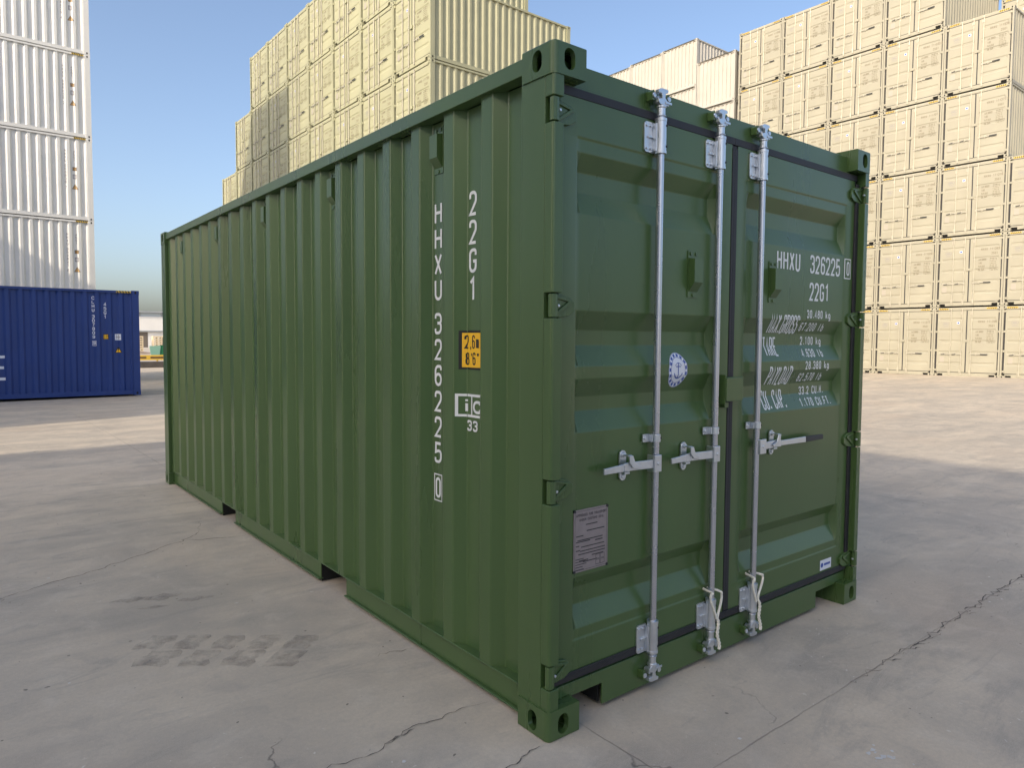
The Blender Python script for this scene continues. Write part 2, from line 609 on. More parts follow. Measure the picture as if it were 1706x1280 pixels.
def build_ground():
    cs = [-700, -400, -250, -150, -100, -80]
    v = -60
    while v < 110:
        cs.append(v)
        v += 2.5
    cs += [110, 140, 200, 300, 450, 700, 1100]
    g = MB()
    g.sheet([[(x, y, ground_z(x, y)) for x in cs] for y in cs], 0)
    rnd = random.Random(3)
    def crack(pts, wd, jag, lift=0.003, m=1):
        q = []
        for (x0, y0), (x1, y1) in zip(pts, pts[1:]):
            n = max(2, int(math.hypot(x1 - x0, y1 - y0) / jag))
            for i in range(n):
                t = i / n
                q.append((x0 + (x1 - x0) * t, y0 + (y1 - y0) * t))
        q.append(pts[-1])
        n = len(q)
        rows = []
        for i, (x, y) in enumerate(q):
            a, c_ = q[max(0, i - 1)], q[min(n - 1, i + 1)]
            tx, ty = c_[0] - a[0], c_[1] - a[1]
            l = math.hypot(tx, ty) or 1
            nx, ny = -ty / l, tx / l
            fade = min(1, 3 * i / n + .15, 3 * (n - 1 - i) / n + .15)
            o = rnd.uniform(-.5, .5) * jag
            w1 = wd * fade * rnd.uniform(.35, 1.3)
            w2 = wd * fade * rnd.uniform(.35, 1.3)
            rows.append([(x + nx * (o + w1), y + ny * (o + w1), lift), (x + nx * (o - w2), y + ny * (o - w2), lift)])
        g.sheet(rows, m)
    crack([(-1.8, 2.83), (-1.54, 3.02), (-1.3, 3.16), (-1.1, 3.22), (-.85, 3.38), (-.7, 3.45), (-.56, 3.57), (-.38, 3.66), (-.23, 3.86), (-.16, 4.16)], .0038, .035)
    crack([(-.37, 3.66), (-.25, 3.57), (-.11, 3.52), (.0, 3.53)], .004, .05)
    crack([(-.85, .33), (-.69, .38), (-.62, .35), (-.55, .35), (-.43, .38), (-.36, .42), (-.31, .41), (-.19, .40), (-.08, .41), (.01, .39)], .0026, .022)
    crack([(-.48, .37), (-.42, .385), (-.34, .40)], .0065, .02)
    crack([(-.16, 1.04), (-.11, 1.055), (-.07, 1.04), (.03, 1.02)], .003, .03)
    crack([(-.24, -.05), (-.21, -.02), (-.15, -.01), (-.1, .0), (-.03, .012)], .004, .02)
    # ragged edge along the joint on the right
    for k in range(26):
        x = 1.38 + k * .09 + rnd.uniform(-.03, .03)
        l = rnd.uniform(.02, .1)
        crack([(x, -.466), (x + l * .55, -.466 - l * .35), (x + l, -.466 - l * .5)], rnd.uniform(.002, .006), .02, .0032)
    crack([(1.42, -.472), (1.6, -.468), (2.0, -.47), (2.4, -.463), (2.8, -.466), (3.2, -.462), (3.8, -.468), (4.6, -.465)], .0042, .04, .0026)
    # tyre prints of dirt, left of the container: slanted lugs in two rows
    hx, hy = .11, -.084          # along the print
    ux, uy = .036, .19           # across it
    def lug(cx, cy, a, b, sl, lift, m=2):
        base = [(-.46, -.5), (-.1, -.46), (.16, -.52), (.30, -.30), (.26, -.08), (.42, .12), (.46, .40), (.36, .5), (.05, .44), (-.22, .5), (-.30, .2), (-.44, -.1)]
        pts = []
        for p, q in base:
            p += rnd.uniform(-.05, .05)
            q += rnd.uniform(-.05, .05)
            p = p * a + q * sl
            q *= b
            pts.append((cx + hx * p + ux * q, cy + hy * p + uy * q, lift))
        g.add(pts, [tuple(range(len(pts)))], m)
    n = 0
    for cx, cy, k, a, b in ((-.955, 1.86, 5, 1.32, .98), (-.985, 1.66, 4, 1.5, 1.0)):
        for i in range(k):
            st = 1.30 if k == 5 else 1.45
            lug(cx + hx * st * i, cy + hy * st * i, a * rnd.uniform(.85, 1.1), b, .45, .0020 + .00003 * n)
            n += 1
    for i, (px_, py_, a, b) in enumerate(((-.93, 2.56, 1.3, .55), (-.78, 2.50, 1.2, .7), (-.64, 2.36, 1.1, .5), (-.86, 2.36, .8, .35))):
        lug(px_, py_, a, b, .7, .0020 + .00003 * (n + i))
    # pale chips
    for k in range(46):
        if k < 12: x, y = 0.94 + rnd.gauss(0, .05), -.80 + rnd.gauss(0, .045)
        else: x, y = rnd.uniform(-2, 4.5), rnd.uniform(-1, 6.5)
        if 0 < x < 2.44 and y > 0: continue
        s = rnd.uniform(.003, .012) * (1.0 if k >= 12 else 1.5)
        a0 = rnd.uniform(0, 6)
        pts = [(x + s * rnd.uniform(.4, 1.2) * cos(a0 + i * pi / 3.5), y + s * rnd.uniform(.3, .9) * sin(a0 + i * pi / 3.5), .002 + .00002 * k) for i in range(7)]
        g.add(pts, [tuple(range(7))], 3)
    o = g.build("ground", [GROUND, CRACK, DAMP, CHIP], fix=False)
    o["kind"] = "structure"
    return o
build_ground()

# ------------------------------------------------------------------ corner castings
_cast = {}
def casting_mesh(name, m, dims=(0.162, 0.178, 0.118), detail=True):
    """corner fitting with its oval openings; outer corner at the origin, reaching into +x, +y, +z"""
    X, Y, Z = dims
    def add_obj(mb):
        me = mb.mesh("tmp", [m])
        o = bpy.data.objects.new("tmp", me)
        COL.objects.link(o)
        return o
    bm = bmesh.new()
    mb = MB().box(0, X, 0, Y, 0, Z)
    outer = add_obj(mb)
    bm.from_mesh(outer.data)
    ed = [e for e in bm.edges if abs(e.verts[0].co.x) < 1e-5 and abs(e.verts[1].co.x) < 1e-5 and abs(e.verts[0].co.y) < 1e-5 and abs(e.verts[1].co.y) < 1e-5]
    bmesh.ops.bevel(bm, geom=ed, offset=.024, segments=6, affect='EDGES', profile=.5)
    ed = [e for e in bm.edges if abs(e.verts[0].co.z) < 1e-5 and abs(e.verts[1].co.z) < 1e-5 and min(e.verts[0].co.x + e.verts[1].co.x, e.verts[0].co.y + e.verts[1].co.y) < .05]
    bmesh.ops.bevel(bm, geom=ed, offset=.007, segments=3, affect='EDGES', profile=.5)
    bm.to_mesh(outer.data)
    bm.free()
    def obround(w_, h_, n=10):
        r = w_ / 2
        pts = []
        for k in range(n + 1):
            a = pi * k / n
            pts.append((r * cos(a), h_ / 2 - r + r * sin(a)))
        for k in range(n + 1):
            a = pi + pi * k / n
            pts.append((r * cos(a), -(h_ / 2 - r) + r * sin(a)))
        return pts
    zc = Z * 0.48
    cuts = [add_obj(MB().box(.022, X + .1, .022, Y - .022, .02, Z - .02)),
            add_obj(MB().prism([(p[0] + .078, p[1] + zc) for p in obround(.054, .078)], 1, -.05, .06)),
            add_obj(MB().prism([(p[0] + .092, p[1] + zc) for p in obround(.052, .078)], 0, -.05, .06))]
    cuts[0].data.clear_geometry()
    cm = MB().box(.022, X - .012, .022, Y - .022, .02, Z - .02).mesh("tmp", [m])
    cuts[0].data = cm
    for c in cuts:
        md = outer.modifiers.new("b", 'BOOLEAN')
        md.operation = 'DIFFERENCE'
        md.solver = 'EXACT'
        md.object = c
    dg = bpy.context.evaluated_depsgraph_get()
    dg.update()
    me = bpy.data.meshes.new_from_object(outer.evaluated_get(dg))
    me.name = name
    for o in cuts + [outer]:
        bpy.data.objects.remove(o)
    return me

# ------------------------------------------------------------------ the green container
HW, HL, HH = 2.438, 6.058, 2.591
DS = 0.050          # outer face of the door leaves
HINGE_Z = [2.350, 1.643, 0.950, 0.245]
ROD_X = [0.617, 1.030, 1.372]
ROD_Y = 0.0225
# recesses of the door: top slope from..to, bottom slope from..to
RECESS = [(2.230, 2.165, 2.085, 2.000), (1.630, 1.556, 1.495, 1.415), (1.366, 1.294, 1.236, 1.156), (0.586, 0.530, 0.462, 0.376)]
RD = 0.036
def door_recess(z):
    for a, b, c, d in RECESS:
        if a >= z >= b: return RD * (a - z) / (a - b)
        if b > z > c: return RD
        if c >= z >= d: return RD * (z - d) / (c - d)
    return 0.0

PER = 0.2838
S_OUT, S_IN = 0.035, 0.080
Y_FAR = 0.486       # far edge of the outer flat nearest the doors
def side_profile(y0, y1):
    """(y, x) break points of the trapezoid wall between y0 and y1"""
    base = [(-.078, S_OUT), (0, S_OUT), (.050, S_IN), (.050 + .1058, S_IN)]
    pts = []
    k = -3
    while Y_FAR + PER * k < y1 + PER:
        for dy, x in base:
            pts.append((Y_FAR + PER * k + dy, x))
        k += 1
    def xa(y):
        for (a, xa_), (b, xb_) in zip(pts, pts[1:]):
            if a <= y <= b:
                return xa_ + (xb_ - xa_) * (y - a) / (b - a)
        return S_IN
    inn = [p for p in pts if y0 + .004 < p[0] < y1 - .004]
    return [(y0, xa(y0))] + inn + [(y1, xa(y1))], xa
PROF, side_x = side_profile(0.185, 5.875)

def build_green():
    root = empty("shipping_container")
    tag(root, "dark green container with silver lock rods standing alone in the foreground", "container")
    # frame: posts, rails, header, sill
    f = MB()
    # front-left and front-right corner posts; the outer lip is notched where the hinges sit
    for sx_ in (0, 1):
        def X(a): return a if sx_ == 0 else HW - a
        f.box(X(.006), X(.050), .052, .188, .112, HH - .112)       # main web
        f.box(X(.05), X(.066), .060, .175, .112, HH - .112)        # inner return
        zs = [.112] + [z for h in sorted(HINGE_Z) for z in (h - .047, h + .047)] + [HH - .112]
        for a, b in zip(zs[::2], zs[1::2]):
            f.prism([(X(.006), .0519), (X(.006), .014), (X(.0085), .008), (X(.015), .004), (X(.056), .004), (X(.056), .0519)], 2, a, b)
        for h in HINGE_Z:
            f.box(X(.030 if sx_ == 0 else .008), X(.056), .034, .0519, h - .047, h + .047)
    # rear posts
    for sx_ in (0, 1):
        def X(a): return a if sx_ == 0 else HW - a
        f.box(X(.006), X(.060), HL - .165, HL - .006, .112, HH - .112)
    # top rails, bottom rails
    for sx_ in (0, 1):
        def X(a): return a if sx_ == 0 else HW - a
        f.box(X(.012), X(.074), .170, HL - .17, 2.514, 2.577)
        # bottom rail, channel with two fork pockets
        segs = [(.170, 1.826), (2.186, 3.873), (4.233, HL - .17)]
        for a, b in segs:
            f.box(X(.052), X(.060), a, b, .026, .132)
            f.box(X(.036), X(.070), a, b, .018, .026)
        f.box(X(.034), X(.12), .170, HL - .17, .132, .140)
    # door header and sill
    f.box(.064, HW - .064, .062, .14, 2.462, 2.556)
    f.box(.066, HW - .066, .056, .062, 2.4625, 2.470)
    f.prism([(.0665, .1185), (.1625, .1185), (.1625, .110), (.347, .110), (.347, .020), (2.060, .020), (2.060, .110), (2.2755, .110),
             (2.2755, .1185), (HW - .0665, .1185), (HW - .0665, .166), (.0665, .166)], 1, .057, .067)
    f.box(.0665, HW - .0665, .0672, .20, .1187, .1658)
    f.box(.066, HW - .066, .075, .19, .1662, .180)
    # rear sill and header
    f.box(.06, HW - .06, HL - .08, HL - .02, .02, .16)
    f.box(.06, HW - .06, HL - .08, HL - .02, 2.48, 2.57)
    f.build("frame", GREEN, root, bevel=.004, seg=2)
    # floor and cross members, coloured near black to put shade inside the pockets
    fl = MB().box(.0835, HW - .0835, .2005, HL - .1, .1412, .178)
    for k in range(18):
        y = .45 + k * .31
        if 1.75 < y < 2.25 or 3.8 < y < 4.3: continue
        fl.box(.12, HW - .12, y, y + .045, .03, .141)
    for a, b in ((1.826, 2.186), (3.873, 4.233)):
        fl.box(.0605, HW - .0605, a - .010, a - .002, .004, .1315)
        fl.box(.0605, HW - .0605, b + .002, b + .010, .004, .1315)
    for a, b in ((.348, .358), (2.052, 2.062)):
        fl.box(a, b, .0855, .60, .019, .1115)
    for a, b in ((.163, .347), (2.063, 2.275)):
        fl.box(a, b, .59, .60, .019, .1115)
        fl.box(a, b, .2003, .5895, .1050, .1115)
    fl.build("floor", mat("underside_painted_shade", (.012, .013, .012), .8), root)  # shade under the container put into the base colour
    # walls
    wl = MB()
    rows = [[(x, y, .1402) for y, x in PROF], [(x, y, 2.5138) for y, x in PROF]]
    wl.sheet(rows)
    w1 = wl.build("side_wall", GREEN, root, bevel=.007, seg=3, fix=False)
    wr = MB()
    wr.sheet([[(HW - x, y, 2.5138) for y, x in PROF], [(HW - x, y, .1402) for y, x in PROF]])
    wr.build("side_wall", GREEN, root, bevel=.007, seg=3, fix=False)
    ew = MB()
    pts = []
    x = .061
    while x < HW - .061:
        pts += [(x, HL - .03), (min(x + .07, HW - .061), HL - .03), (min(x + .12, HW - .061), HL - .07), (min(x + .19, HW - .061), HL - .07)]
        x += .24
    ew.sheet([[(x_, y_, .161) for x_, y_ in pts], [(x_, y_, 2.479) for x_, y_ in pts]])
    ew.build("end_wall", GREEN, root)
    rf = MB()
    pts = []
    y = .141
    while y < HL - .2:
        pts += [(y, 2.574), (y + .08, 2.574), (y + .1, 2.556), (y + .18, 2.556)]
        y += .2
    rf.sheet([[(.0745, a, b) for a, b in pts], [(HW - .0745, a, b) for a, b in pts]])
    rf.build("roof", GREEN, root)
    # castings
    cm = casting_mesh("corner_casting", GREEN)
    for ix in (0, 1):
        for iy in (0, 1):
            for iz in (0, 1):
                o = obj("corner_casting", cm, root)
                o.scale = (-1 if ix else 1, -1 if iy else 1, -1 if iz else 1)
                o.location = (HW * ix, HL * iy, HH * iz)
    # ---- vents
    vb = MB()
    def vent(mb):
        # local: u across, z up, y outwards negative; box with sloped bottom on a strip with two tabs
        mb.box(-.036, .036, -.004, .0, -.105, .105)
        mb.prism([(-.004, .072), (-.034, .066), (-.034, -.038), (-.004, -.080)], 0, -.030, .030)
        for zz in (-.094, .092):
            for uu in ((-.018, .018) if zz > 0 else (0,)):
                mb.cyl((uu, -.004, zz), (uu, -.0085, zz), .0085, 8)
    vent(vb)
    vm = vb.mesh("vent", [GREEN])
    for k in (1, 5, 9, 13, 17):
        yc = Y_FAR + .050 + .053 + PER * k
        o = obj("vent", vm, root, loc=(S_IN - .0005, yc, 2.385))
        o.rotation_euler = (0, 0, radians(-90))
        o.scale = (1.05, 1.0, 1.0)
    # ---- side lettering
    def mapside(u, v, lift):
        # u runs to the right seen from outside = towards -y
        y = -u
        return (side_x(y) - lift, y, v)
    it = []
    def vert(text, yc, ztop, h, cw, sw, pitch):
        z = ztop
        for ch in text:
            if ch != ' ':
                txt(it, ch, -(yc + cw / 2), z - h, h, cw, sw, cw)
            z -= pitch if ch != ' ' else 0.0
        return z
    vert("HHXU", .880, 2.152, .100, .062, .0135, .1180)
    vert("326225", .880, 1.640, .100, .060, .0135, .1216)
    decal("serial_number", it, mapside, cuts_u=[-p[0] for p in PROF], mats=[WPAINT], parent=root)
    it = []
    txt(it, "0", -.902, .766, .098, .044, .0125, .05)
    frame_rect(it, -.914, -.846, .750, .880, .0055)
    cuts = [-p[0] for p in PROF]
    decal("check_digit", it, mapside, cuts_u=cuts, mats=[WPAINT], parent=root)
    it = []
    vert("22G1", .603, 2.160, .106, .056, .0140, .1235)
    cuts = [-p[0] for p in PROF]
    decal("size_code", it, mapside, cuts_u=cuts, mats=[WPAINT], parent=root)
    # height label
    it = []
    rect(it, -.6720, -.4960, 1.384, 1.556, 1, 0)
    rect(it, -.6600, -.5080, 1.394, 1.546, 0, 1)
    txt(it, "2,6m", -.652, 1.476, .060, .021, .0070, .0285, 1, 2)
    txt(it, "8'6\"", -.648, 1.404, .056, .022, .0070, .0285, 1, 2)
    decal("height_label", it, mapside, cuts_u=cuts, mats=[YELLOW, BLACK], parent=root)
    # railway label
    it = []
    frame_rect(it, -.684, -.492, 1.174, 1.276, .011, 0, 0)
    rect(it, -.612, -.604, 1.185, 1.265, 0, 0)
    txt(it, "i", -.660, 1.192, .066, .036, .013, .05, 0, 1)
    txt(it, "c", -.598, 1.192, .078, .056, .012, .06, 0, 1)
    txt(it, "33", -.640, 1.112, .048, .034, .009, .043, 0, 1)
    decal("rail_label", it, mapside, cuts_u=cuts, mats=[WPAINT, mat("label_navy", (.03, .05, .06), .5)], parent=root)

    # ---- doors
    zc = sorted(set([.205, .332, .340, 2.281, 2.287, 2.428] + [z for r in RECESS for z in r]))
    def door(xa, xb, ra, rb):
        """leaf from xa to xb, recesses between ra and rb"""
        root_d = None
        mb = MB()
        tw = .020
        xs = [xa, ra - .012, ra, ra + tw, rb - tw, rb, rb + .012, xb]
        def y_at(x, z, i):
            y = DS
            if .332 < z < 2.287 and xs[1] < x < xs[6]:
                y += .004
            if i in (3, 4):
                y += door_recess(z)
            return y
        rows = []
        for z in zc:
            row = []
            for i, x in enumerate(xs):
                y = DS
                if i in (2, 3, 4, 5) and .336 < z < 2.283:
                    y += .0035
                if i in (3, 4):
                    y += door_recess(z)
                row.append((x, y, z))
            rows.append(row)
        mb.sheet(rows)
        # rim and back
        mb.box(xa, xb, DS + .046, DS + .050, .205, 2.428)
        mb.sheet([[(xa, DS + .05, .205), (xa, DS + .05, 2.428)], [(xa, DS, .205), (xa, DS, 2.428)]])
        mb.sheet([[(xb, DS, .205), (xb, DS, 2.428)], [(xb, DS + .05, .205), (xb, DS + .05, 2.428)]])
        mb.sheet([[(xa, DS, 2.428), (xb, DS, 2.428)], [(xa, DS + .05, 2.428), (xb, DS + .05, 2.428)]])
        mb.sheet([[(xa, DS + .05, .205), (xb, DS + .05, .205)], [(xa, DS, .205), (xb, DS, .205)]])
        bm_me = mb
        me = mb.mesh("door", [GREEN], fix=False)
        bm = bmesh.new()
        bm.from_mesh(me)
        bmesh.ops.remove_doubles(bm, verts=bm.verts, dist=1e-5)
        bmesh.ops.recalc_face_normals(bm, faces=bm.faces)
        bm.to_mesh(me)
        bm.free()
        return obj("door", me, root, bevel=.010, seg=3)
    X_GAP0, X_GAP1 = 1.161, 1.207
    dl = door(.078, X_GAP0, .172, 1.050)
    dr = door(X_GAP1, 2.352, 1.290, 2.262)
    # gasket
    def gasket(par, xa, xb):
        mb = MB()
        y0, y1 = DS + .006, DS + .02
        mb.box(xa, xb, .047, y1, 2.4282, 2.4615)
        mb.box(xa, xb, .053, y1, 2.4128, 2.4279)
        mb.box(xa, xb, .046, y1, .1805, .2049)
        mb.box(xa, xb, .044, .0495, .2052, .2160)
        return mb
    g1 = gasket(dl, .062, X_GAP0 + .018)
    g1.box(X_GAP0 + .001, X_GAP0 + .0185, .0465, .075, .2165, 2.4125)
    g1.box(.0665, .0775, .054, .09, .206, 2.41)
    g1.build("gasket", RUBBER, dl, bevel=.003)
    g2 = gasket(dr, X_GAP0 + .0183, 2.374)
    g2.box(X_GAP0 + .019, X_GAP1 - .0005, .0475, .075, .2165, 2.4125)
    g2.box(2.3525, 2.3705, .042, .09, .206, 2.41)
    g2.box(2.3535, 2.3860, .039, .0595, .2165, 2.4125)
    g2.build("gasket", RUBBER, dr, bevel=.003)
    # hinges
    def hinge_mesh(mir):
        s = -1 if mir else 1
        mb = MB()
        def x(a): return s * a
        mb.cyl((x(.022), .020, -.042), (x(.022), .020, .042), .0165, 14)
        mb.box(x(.008), x(.036), .006, .0295, -.0425, .0425)
        mb.cyl((x(.046), .022, .0), (x(.046), .010, .0), .006, 8, 1)
        # leaf
        mb.prism([(x(.036), -.040), (x(.075), -.042), (x(.118), -.036), (x(.148), -.018), (x(.150), .014), (x(.122), .034), (x(.075), .042), (x(.036), .040)], 1, .036, .0495)
        # ribs
        mb.prism([(x(.040), -.036), (x(.052), -.036), (x(.128), .012), (x(.128), .022), (x(.118), .022), (x(.052), -.022)], 1, .028, .0362)
        mb.prism([(x(.040), .034), (x(.054), .038), (x(.128), .024), (x(.126), .014), (x(.052), .027)], 1, .029, .0359)
        return mb.mesh("hinge", [GREEN, ZINC])
    hl, hr = hinge_mesh(False), hinge_mesh(True)
    for z in HINGE_Z:
        obj("hinge", hl, dl, bevel=.003, loc=(0, 0, z))
        obj("hinge", hr, dr, bevel=.003, loc=(HW, 0, z))
    # vents on the doors
    for d, xc in ((dl, .884), (dr, 1.530)):
        o = obj("vent", vm, d, loc=(xc, DS + .003, 1.812))
        o.scale = (1.0, 1.05, .98)
    # lock box over the gap
    lb = MB()
    lb.box(1.090, 1.222, .003, .010, 1.236, 1.347)
    lb.box(1.090, 1.096, .0102, DS + .003, 1.222, 1.360)
    lb.box(1.216, 1.222, .0102, DS, 1.236, 1.347)
    lb.box(1.0965, 1.2155, .0102, DS, 1.340, 1.347)
    lb.box(1.105, 1.135, .022, DS, 1.205, 1.232)
    lb.build("lock_box", GREEN, dl, bevel=.004)
    # ---- rods
    def rod(par, x):
        r = MB()
        r.tube([(x, ROD_Y, .110), (x, ROD_Y, 2.505)], .0152, 20)
        ro = r.build("lock_rod", BARZ, par, smooth=True)
        return ro
    def bracket(par, x, z0, z1, up):
        b = MB()
        b.tube([(x, ROD_Y + .001, z0), (x, ROD_Y + .001, z0 + .012), (x, ROD_Y + .001, z0 + .0121), (x, ROD_Y + .001, z1 - .0121), (x, ROD_Y + .001, z1 - .012), (x, ROD_Y + .001, z1)], [.0250, .0250, .0236, .0236, .0250, .0250], 22)
        # side plate with rounded ends
        r_ = .014
        pz0, pz1 = z0 + .004, z1 - .016
        pts = []
        for cx, cz, a0 in ((x - .078 + r_, pz1 - r_, 90), (x - .078 + r_, pz0 + r_, 180)):
            for k in range(5):
                a = radians(a0 + 22.5 * k)
                pts.append((cx + r_ * cos(a), cz + r_ * sin(a)))
        pts += [(x - .018, pz0), (x - .018, pz1)]
        b.prism(pts, 1, DS - .008, DS - .001)
        b.box(x - .030, x - .022, ROD_Y, DS - .0085, pz0 + .005, pz1 - .005)
        b.box(x - .060, x - .0305, DS - .016, DS - .0085, (pz0 + pz1) / 2 - .004, (pz0 + pz1) / 2 + .004)
        for zz in (pz0 + .016, pz1 - .016):
            for xx in (x - .064, x - .042):
                b.cyl((xx, DS - .008, zz), (xx, DS - .014, zz), .0065, 8, 0)
        # grease holes on the sleeve
        for zz in (z0 + .030, z1 - .030):
            b.cyl((x + .010, ROD_Y - .017, zz), (x + .0142, ROD_Y - .0232, zz), .0050, 8, 1)
        b.build("rod_guide", [ZINC, BOLT], par, smooth=True, bevel=.0012)
    def cam(par, x, z, up):
        c = MB()
        s = 1 if up else -1
        def Z(a): return z + s * a
        y = ROD_Y
        c.tube([(x, y, Z(0)), (x, y, Z(.004)), (x, y, Z(.006)), (x, y, Z(.034)), (x, y, Z(.036)), (x, y, Z(.044))], [.0205, .0205, .0168, .0168, .0205, .0205], 18)
        # cam: a hooked claw lying across the keeper
        c.prism([(x - .024, Z(.044)), (x + .028, Z(.044)), (x + .034, Z(.058)), (x + .018, Z(.064)), (x + .006, Z(.074)), (x + .010, Z(.092)), (x + .026, Z(.098)), (x + .024, Z(.110)), (x - .016, Z(.110)), (x - .036, Z(.102)), (x - .034, Z(.090)), (x - .014, Z(.088)), (x - .012, Z(.070)), (x - .034, Z(.064)), (x - .034, Z(.052))], 1, y - .016, y + .004)
        c.prism([(x + .006, Z(.050)), (x + .044, Z(.050)), (x + .044, Z(.060)), (x + .006, Z(.060))], 1, y - .020, y - .0165)
        c.cyl((x - .006, y, Z(.072)), (x - .006, y + .030, Z(.072)), .014, 10)
        # keeper on the header or sill
        for dx in (-.052, .040):
            k = MB()
            k.prism([(x + dx, Z(.060)), (x + dx + .016, Z(.060)), (x + dx + .020, Z(.092)), (x + dx + .008, Z(.104)), (x + dx - .002, Z(.094))], 1, .026, .060)
            k.cyl((x + dx + .008, .026, Z(.080)), (x + dx + .008, .019, Z(.080)), .011, 8, 1)
            k.build("cam_keeper", [GREEN, ZINC], par, bevel=.002)
        c.build("cam", ZINC, par, smooth=True, bevel=.0015)
    for i, (par, x) in enumerate(zip((dl, dl, dr), ROD_X)):
        ro = rod(par, x)
        bracket(par, x, 2.288, 2.432, True)
        bracket(par, x, .176, .318, False)
        cam(par, x, 2.440, True)
        cam(par, x, .166, False)
        # middle clamp
        c = MB()
        z = 1.105
        c.tube([(x, ROD_Y, z - .016), (x, ROD_Y, z + .016)], .0205, 20)
        c.box(x - .060, x - .020, .040, .0485, z - .017, z + .017)
        c.box(x - .026, x - .0165, ROD_Y, .0398, z - .0165, z + .0165)
        c.cyl((x - .048, .040, z), (x - .048, .034, z), .008, 8)
        c.cyl((x + .012, ROD_Y - .014, z + .001), (x + .0150, ROD_Y - .0195, z + .001), .005, 8, 1)
        c.build("rod_clamp", [ZINC, BOLT], par, bevel=.0015)
    # ---- handles
    def handle(par, rx, dirn, tip, catch, grip):
        hz = 1.000
        h = MB()
        # hub on the rod
        a0, a1 = (rx - .034, rx + .010) if dirn < 0 else (rx - .004, rx + .050)
        h.box(a0, a1, -.004, .002, hz - .036, hz + .036)
        h.box(a0, a0 + .006, .0022, .040, hz - .036, hz + .036)
        h.box(a1 - .006, a1, .0022, .018, hz - .036, hz + .036)
        h.cyl(((a0 + a1) / 2, -.004, hz), ((a0 + a1) / 2, -.009, hz), .008, 10)
        # flat bar, cranked a little, tapering to a round-ended grip
        b0 = a0 if dirn < 0 else a1
        mid = catch + dirn * .030
        def seg(x0, x1, z0, z1, h0, h1, y0=.004, y1=.014):
            h.prism([(x0, z0 - h0), (x1, z1 - h1), (x1, z1 + h1), (x0, z0 + h0)], 1, y0, y1)
        seg(b0 + .001 * dirn, catch - dirn * .004, hz, hz + .004, .018, .018, .003, .013)
        seg(catch - dirn * .004, mid, hz + .004, hz + .002, .019, .017, .0035, .0135)
        if grip:
            seg(mid, tip - dirn * .175, hz + .002, hz + .001, .013, .015)
        else:
            seg(mid, tip, hz + .002, hz - .002, .0155, .012)
        h.build("handle", [ZINC], par, bevel=.0025)
        if grip:
            g = MB()
            g.prism([(tip - dirn * .1755, hz - .014), (tip, hz - .012), (tip, hz + .014), (tip - dirn * .1755, hz + .016)], 1, .001, .017)
            g.build("handle_grip", GRIP, par, bevel=.004)
        # catch plate
        c = MB()
        pts = []
        for k in range(9):
            a = pi * k / 8
            pts.append((catch + .019 * cos(a), hz + .048 + .019 * sin(a)))
        for k in range(9):
            a = pi + pi * k / 8
            pts.append((catch + .019 * cos(a), hz - .040 + .019 * sin(a)))
        c.prism(pts, 1, .040, .0495)
        c.cyl((catch, .040, hz + .048), (catch, .030, hz + .048), .011, 10)
        c.cyl((catch, .040, hz - .042), (catch, .034, hz - .042), .009, 10)
        c.box(catch - .014, catch + .018, .018, .0398, hz - .030, hz - .020)
        c.build("handle_catch", ZINC, par, bevel=.002)
        # swinging retainer hook over the bar
        r = MB()
        d = -dirn
        r.prism([(catch - .012 * d, hz + .050), (catch + .010 * d, hz + .050), (catch + .026 * d, hz + .016), (catch + .060 * d, hz + .002), (catch + .052 * d, hz - .012), (catch + .012 * d, hz - .002), (catch - .006 * d, hz + .018)], 1, -.006, .0005)
        r.prism([(catch - .012 * d, hz + .052), (catch + .010 * d, hz + .052), (catch + .010 * d, hz + .046), (catch - .012 * d, hz + .046)], 1, .0008, .030)
        r.build("retainer_hook", ZINC, par, bevel=.002)
    handle(dl, ROD_X[0], -1, .290, .436, False)
    handle(dl, ROD_X[1], -1, .705, .832, False)
    handle(dr, ROD_X[2], 1, 1.985, 1.540, True)
    # ---- door markings
    def mapdoor(u, v, lift):
        inr = .336 < v < 2.283
        k = max(0.0, min(1.0, (2.274 - u) / .012)) if u > 2.2 else 1.0
        return (u, DS + (.0035 * k if inr else 0) + door_recess(v) - lift, v)
    zcuts = sorted(set(z for r in RECESS for z in r))
    it = []
    txt(it, "HHXU", 1.566, 1.880, .098, .046, .0125, .0590)
    txt(it, "326225", 1.890, 1.880, .098, .046, .0125, .0555)
    DL = dict(cuts_u=(2.262, 2.274), cuts_v=zcuts, mats=[WPAINT], parent=dr)
    decal("serial_number", it, mapdoor, **DL)
    it = []
    txt(it, "0", 2.282, 1.890, .080, .034, .0105, .04)
    frame_rect(it, 2.262, 2.330, 1.872, 1.986, .0055)
    decal("check_digit", it, mapdoor, **DL)
    it = []
    txt(it, "22G1", 1.890, 1.734, .098, .044, .0125, .0545)
    decal("size_code", it, mapdoor, **DL)
    it = []
    def lab(s, z, x, h=.098):
        txt(it, s, x, z, h, .0275, .0090, .0318)
    lab("MAX.GROSS", 1.556, 1.535)
    lab("TARE", 1.440, 1.508)
    lab("PAYLOAD", 1.290, 1.530)
    lab("CU. CAP.", 1.168, 1.496)
    def val(s, z, x=1.872):
        txt(it, s, x, z, .045, .022, .0068, .0305)
    val("30.480 kg", 1.640)
    val("67.200 lb", 1.572, 1.832)
    val("2.100 kg", 1.498)
    val("4.630 lb", 1.432, 1.858)
    val("28.380 kg", 1.366)
    val("62.570 lb", 1.302, 1.830)
    val("33.2 CU.M.", 1.228)
    val("1.170 CU.FT.", 1.166, 1.852)
    decal("weight_table", it, mapdoor, **DL)
    # small white sticker
    it = []
    rect(it, 2.082, 2.206, .226, .284, 0, 0)
    e = [(2.103 + .014 * cos(k * pi / 6), .255 + .014 * sin(k * pi / 6)) for k in range(12)]
    it.append((e, 1, 1))
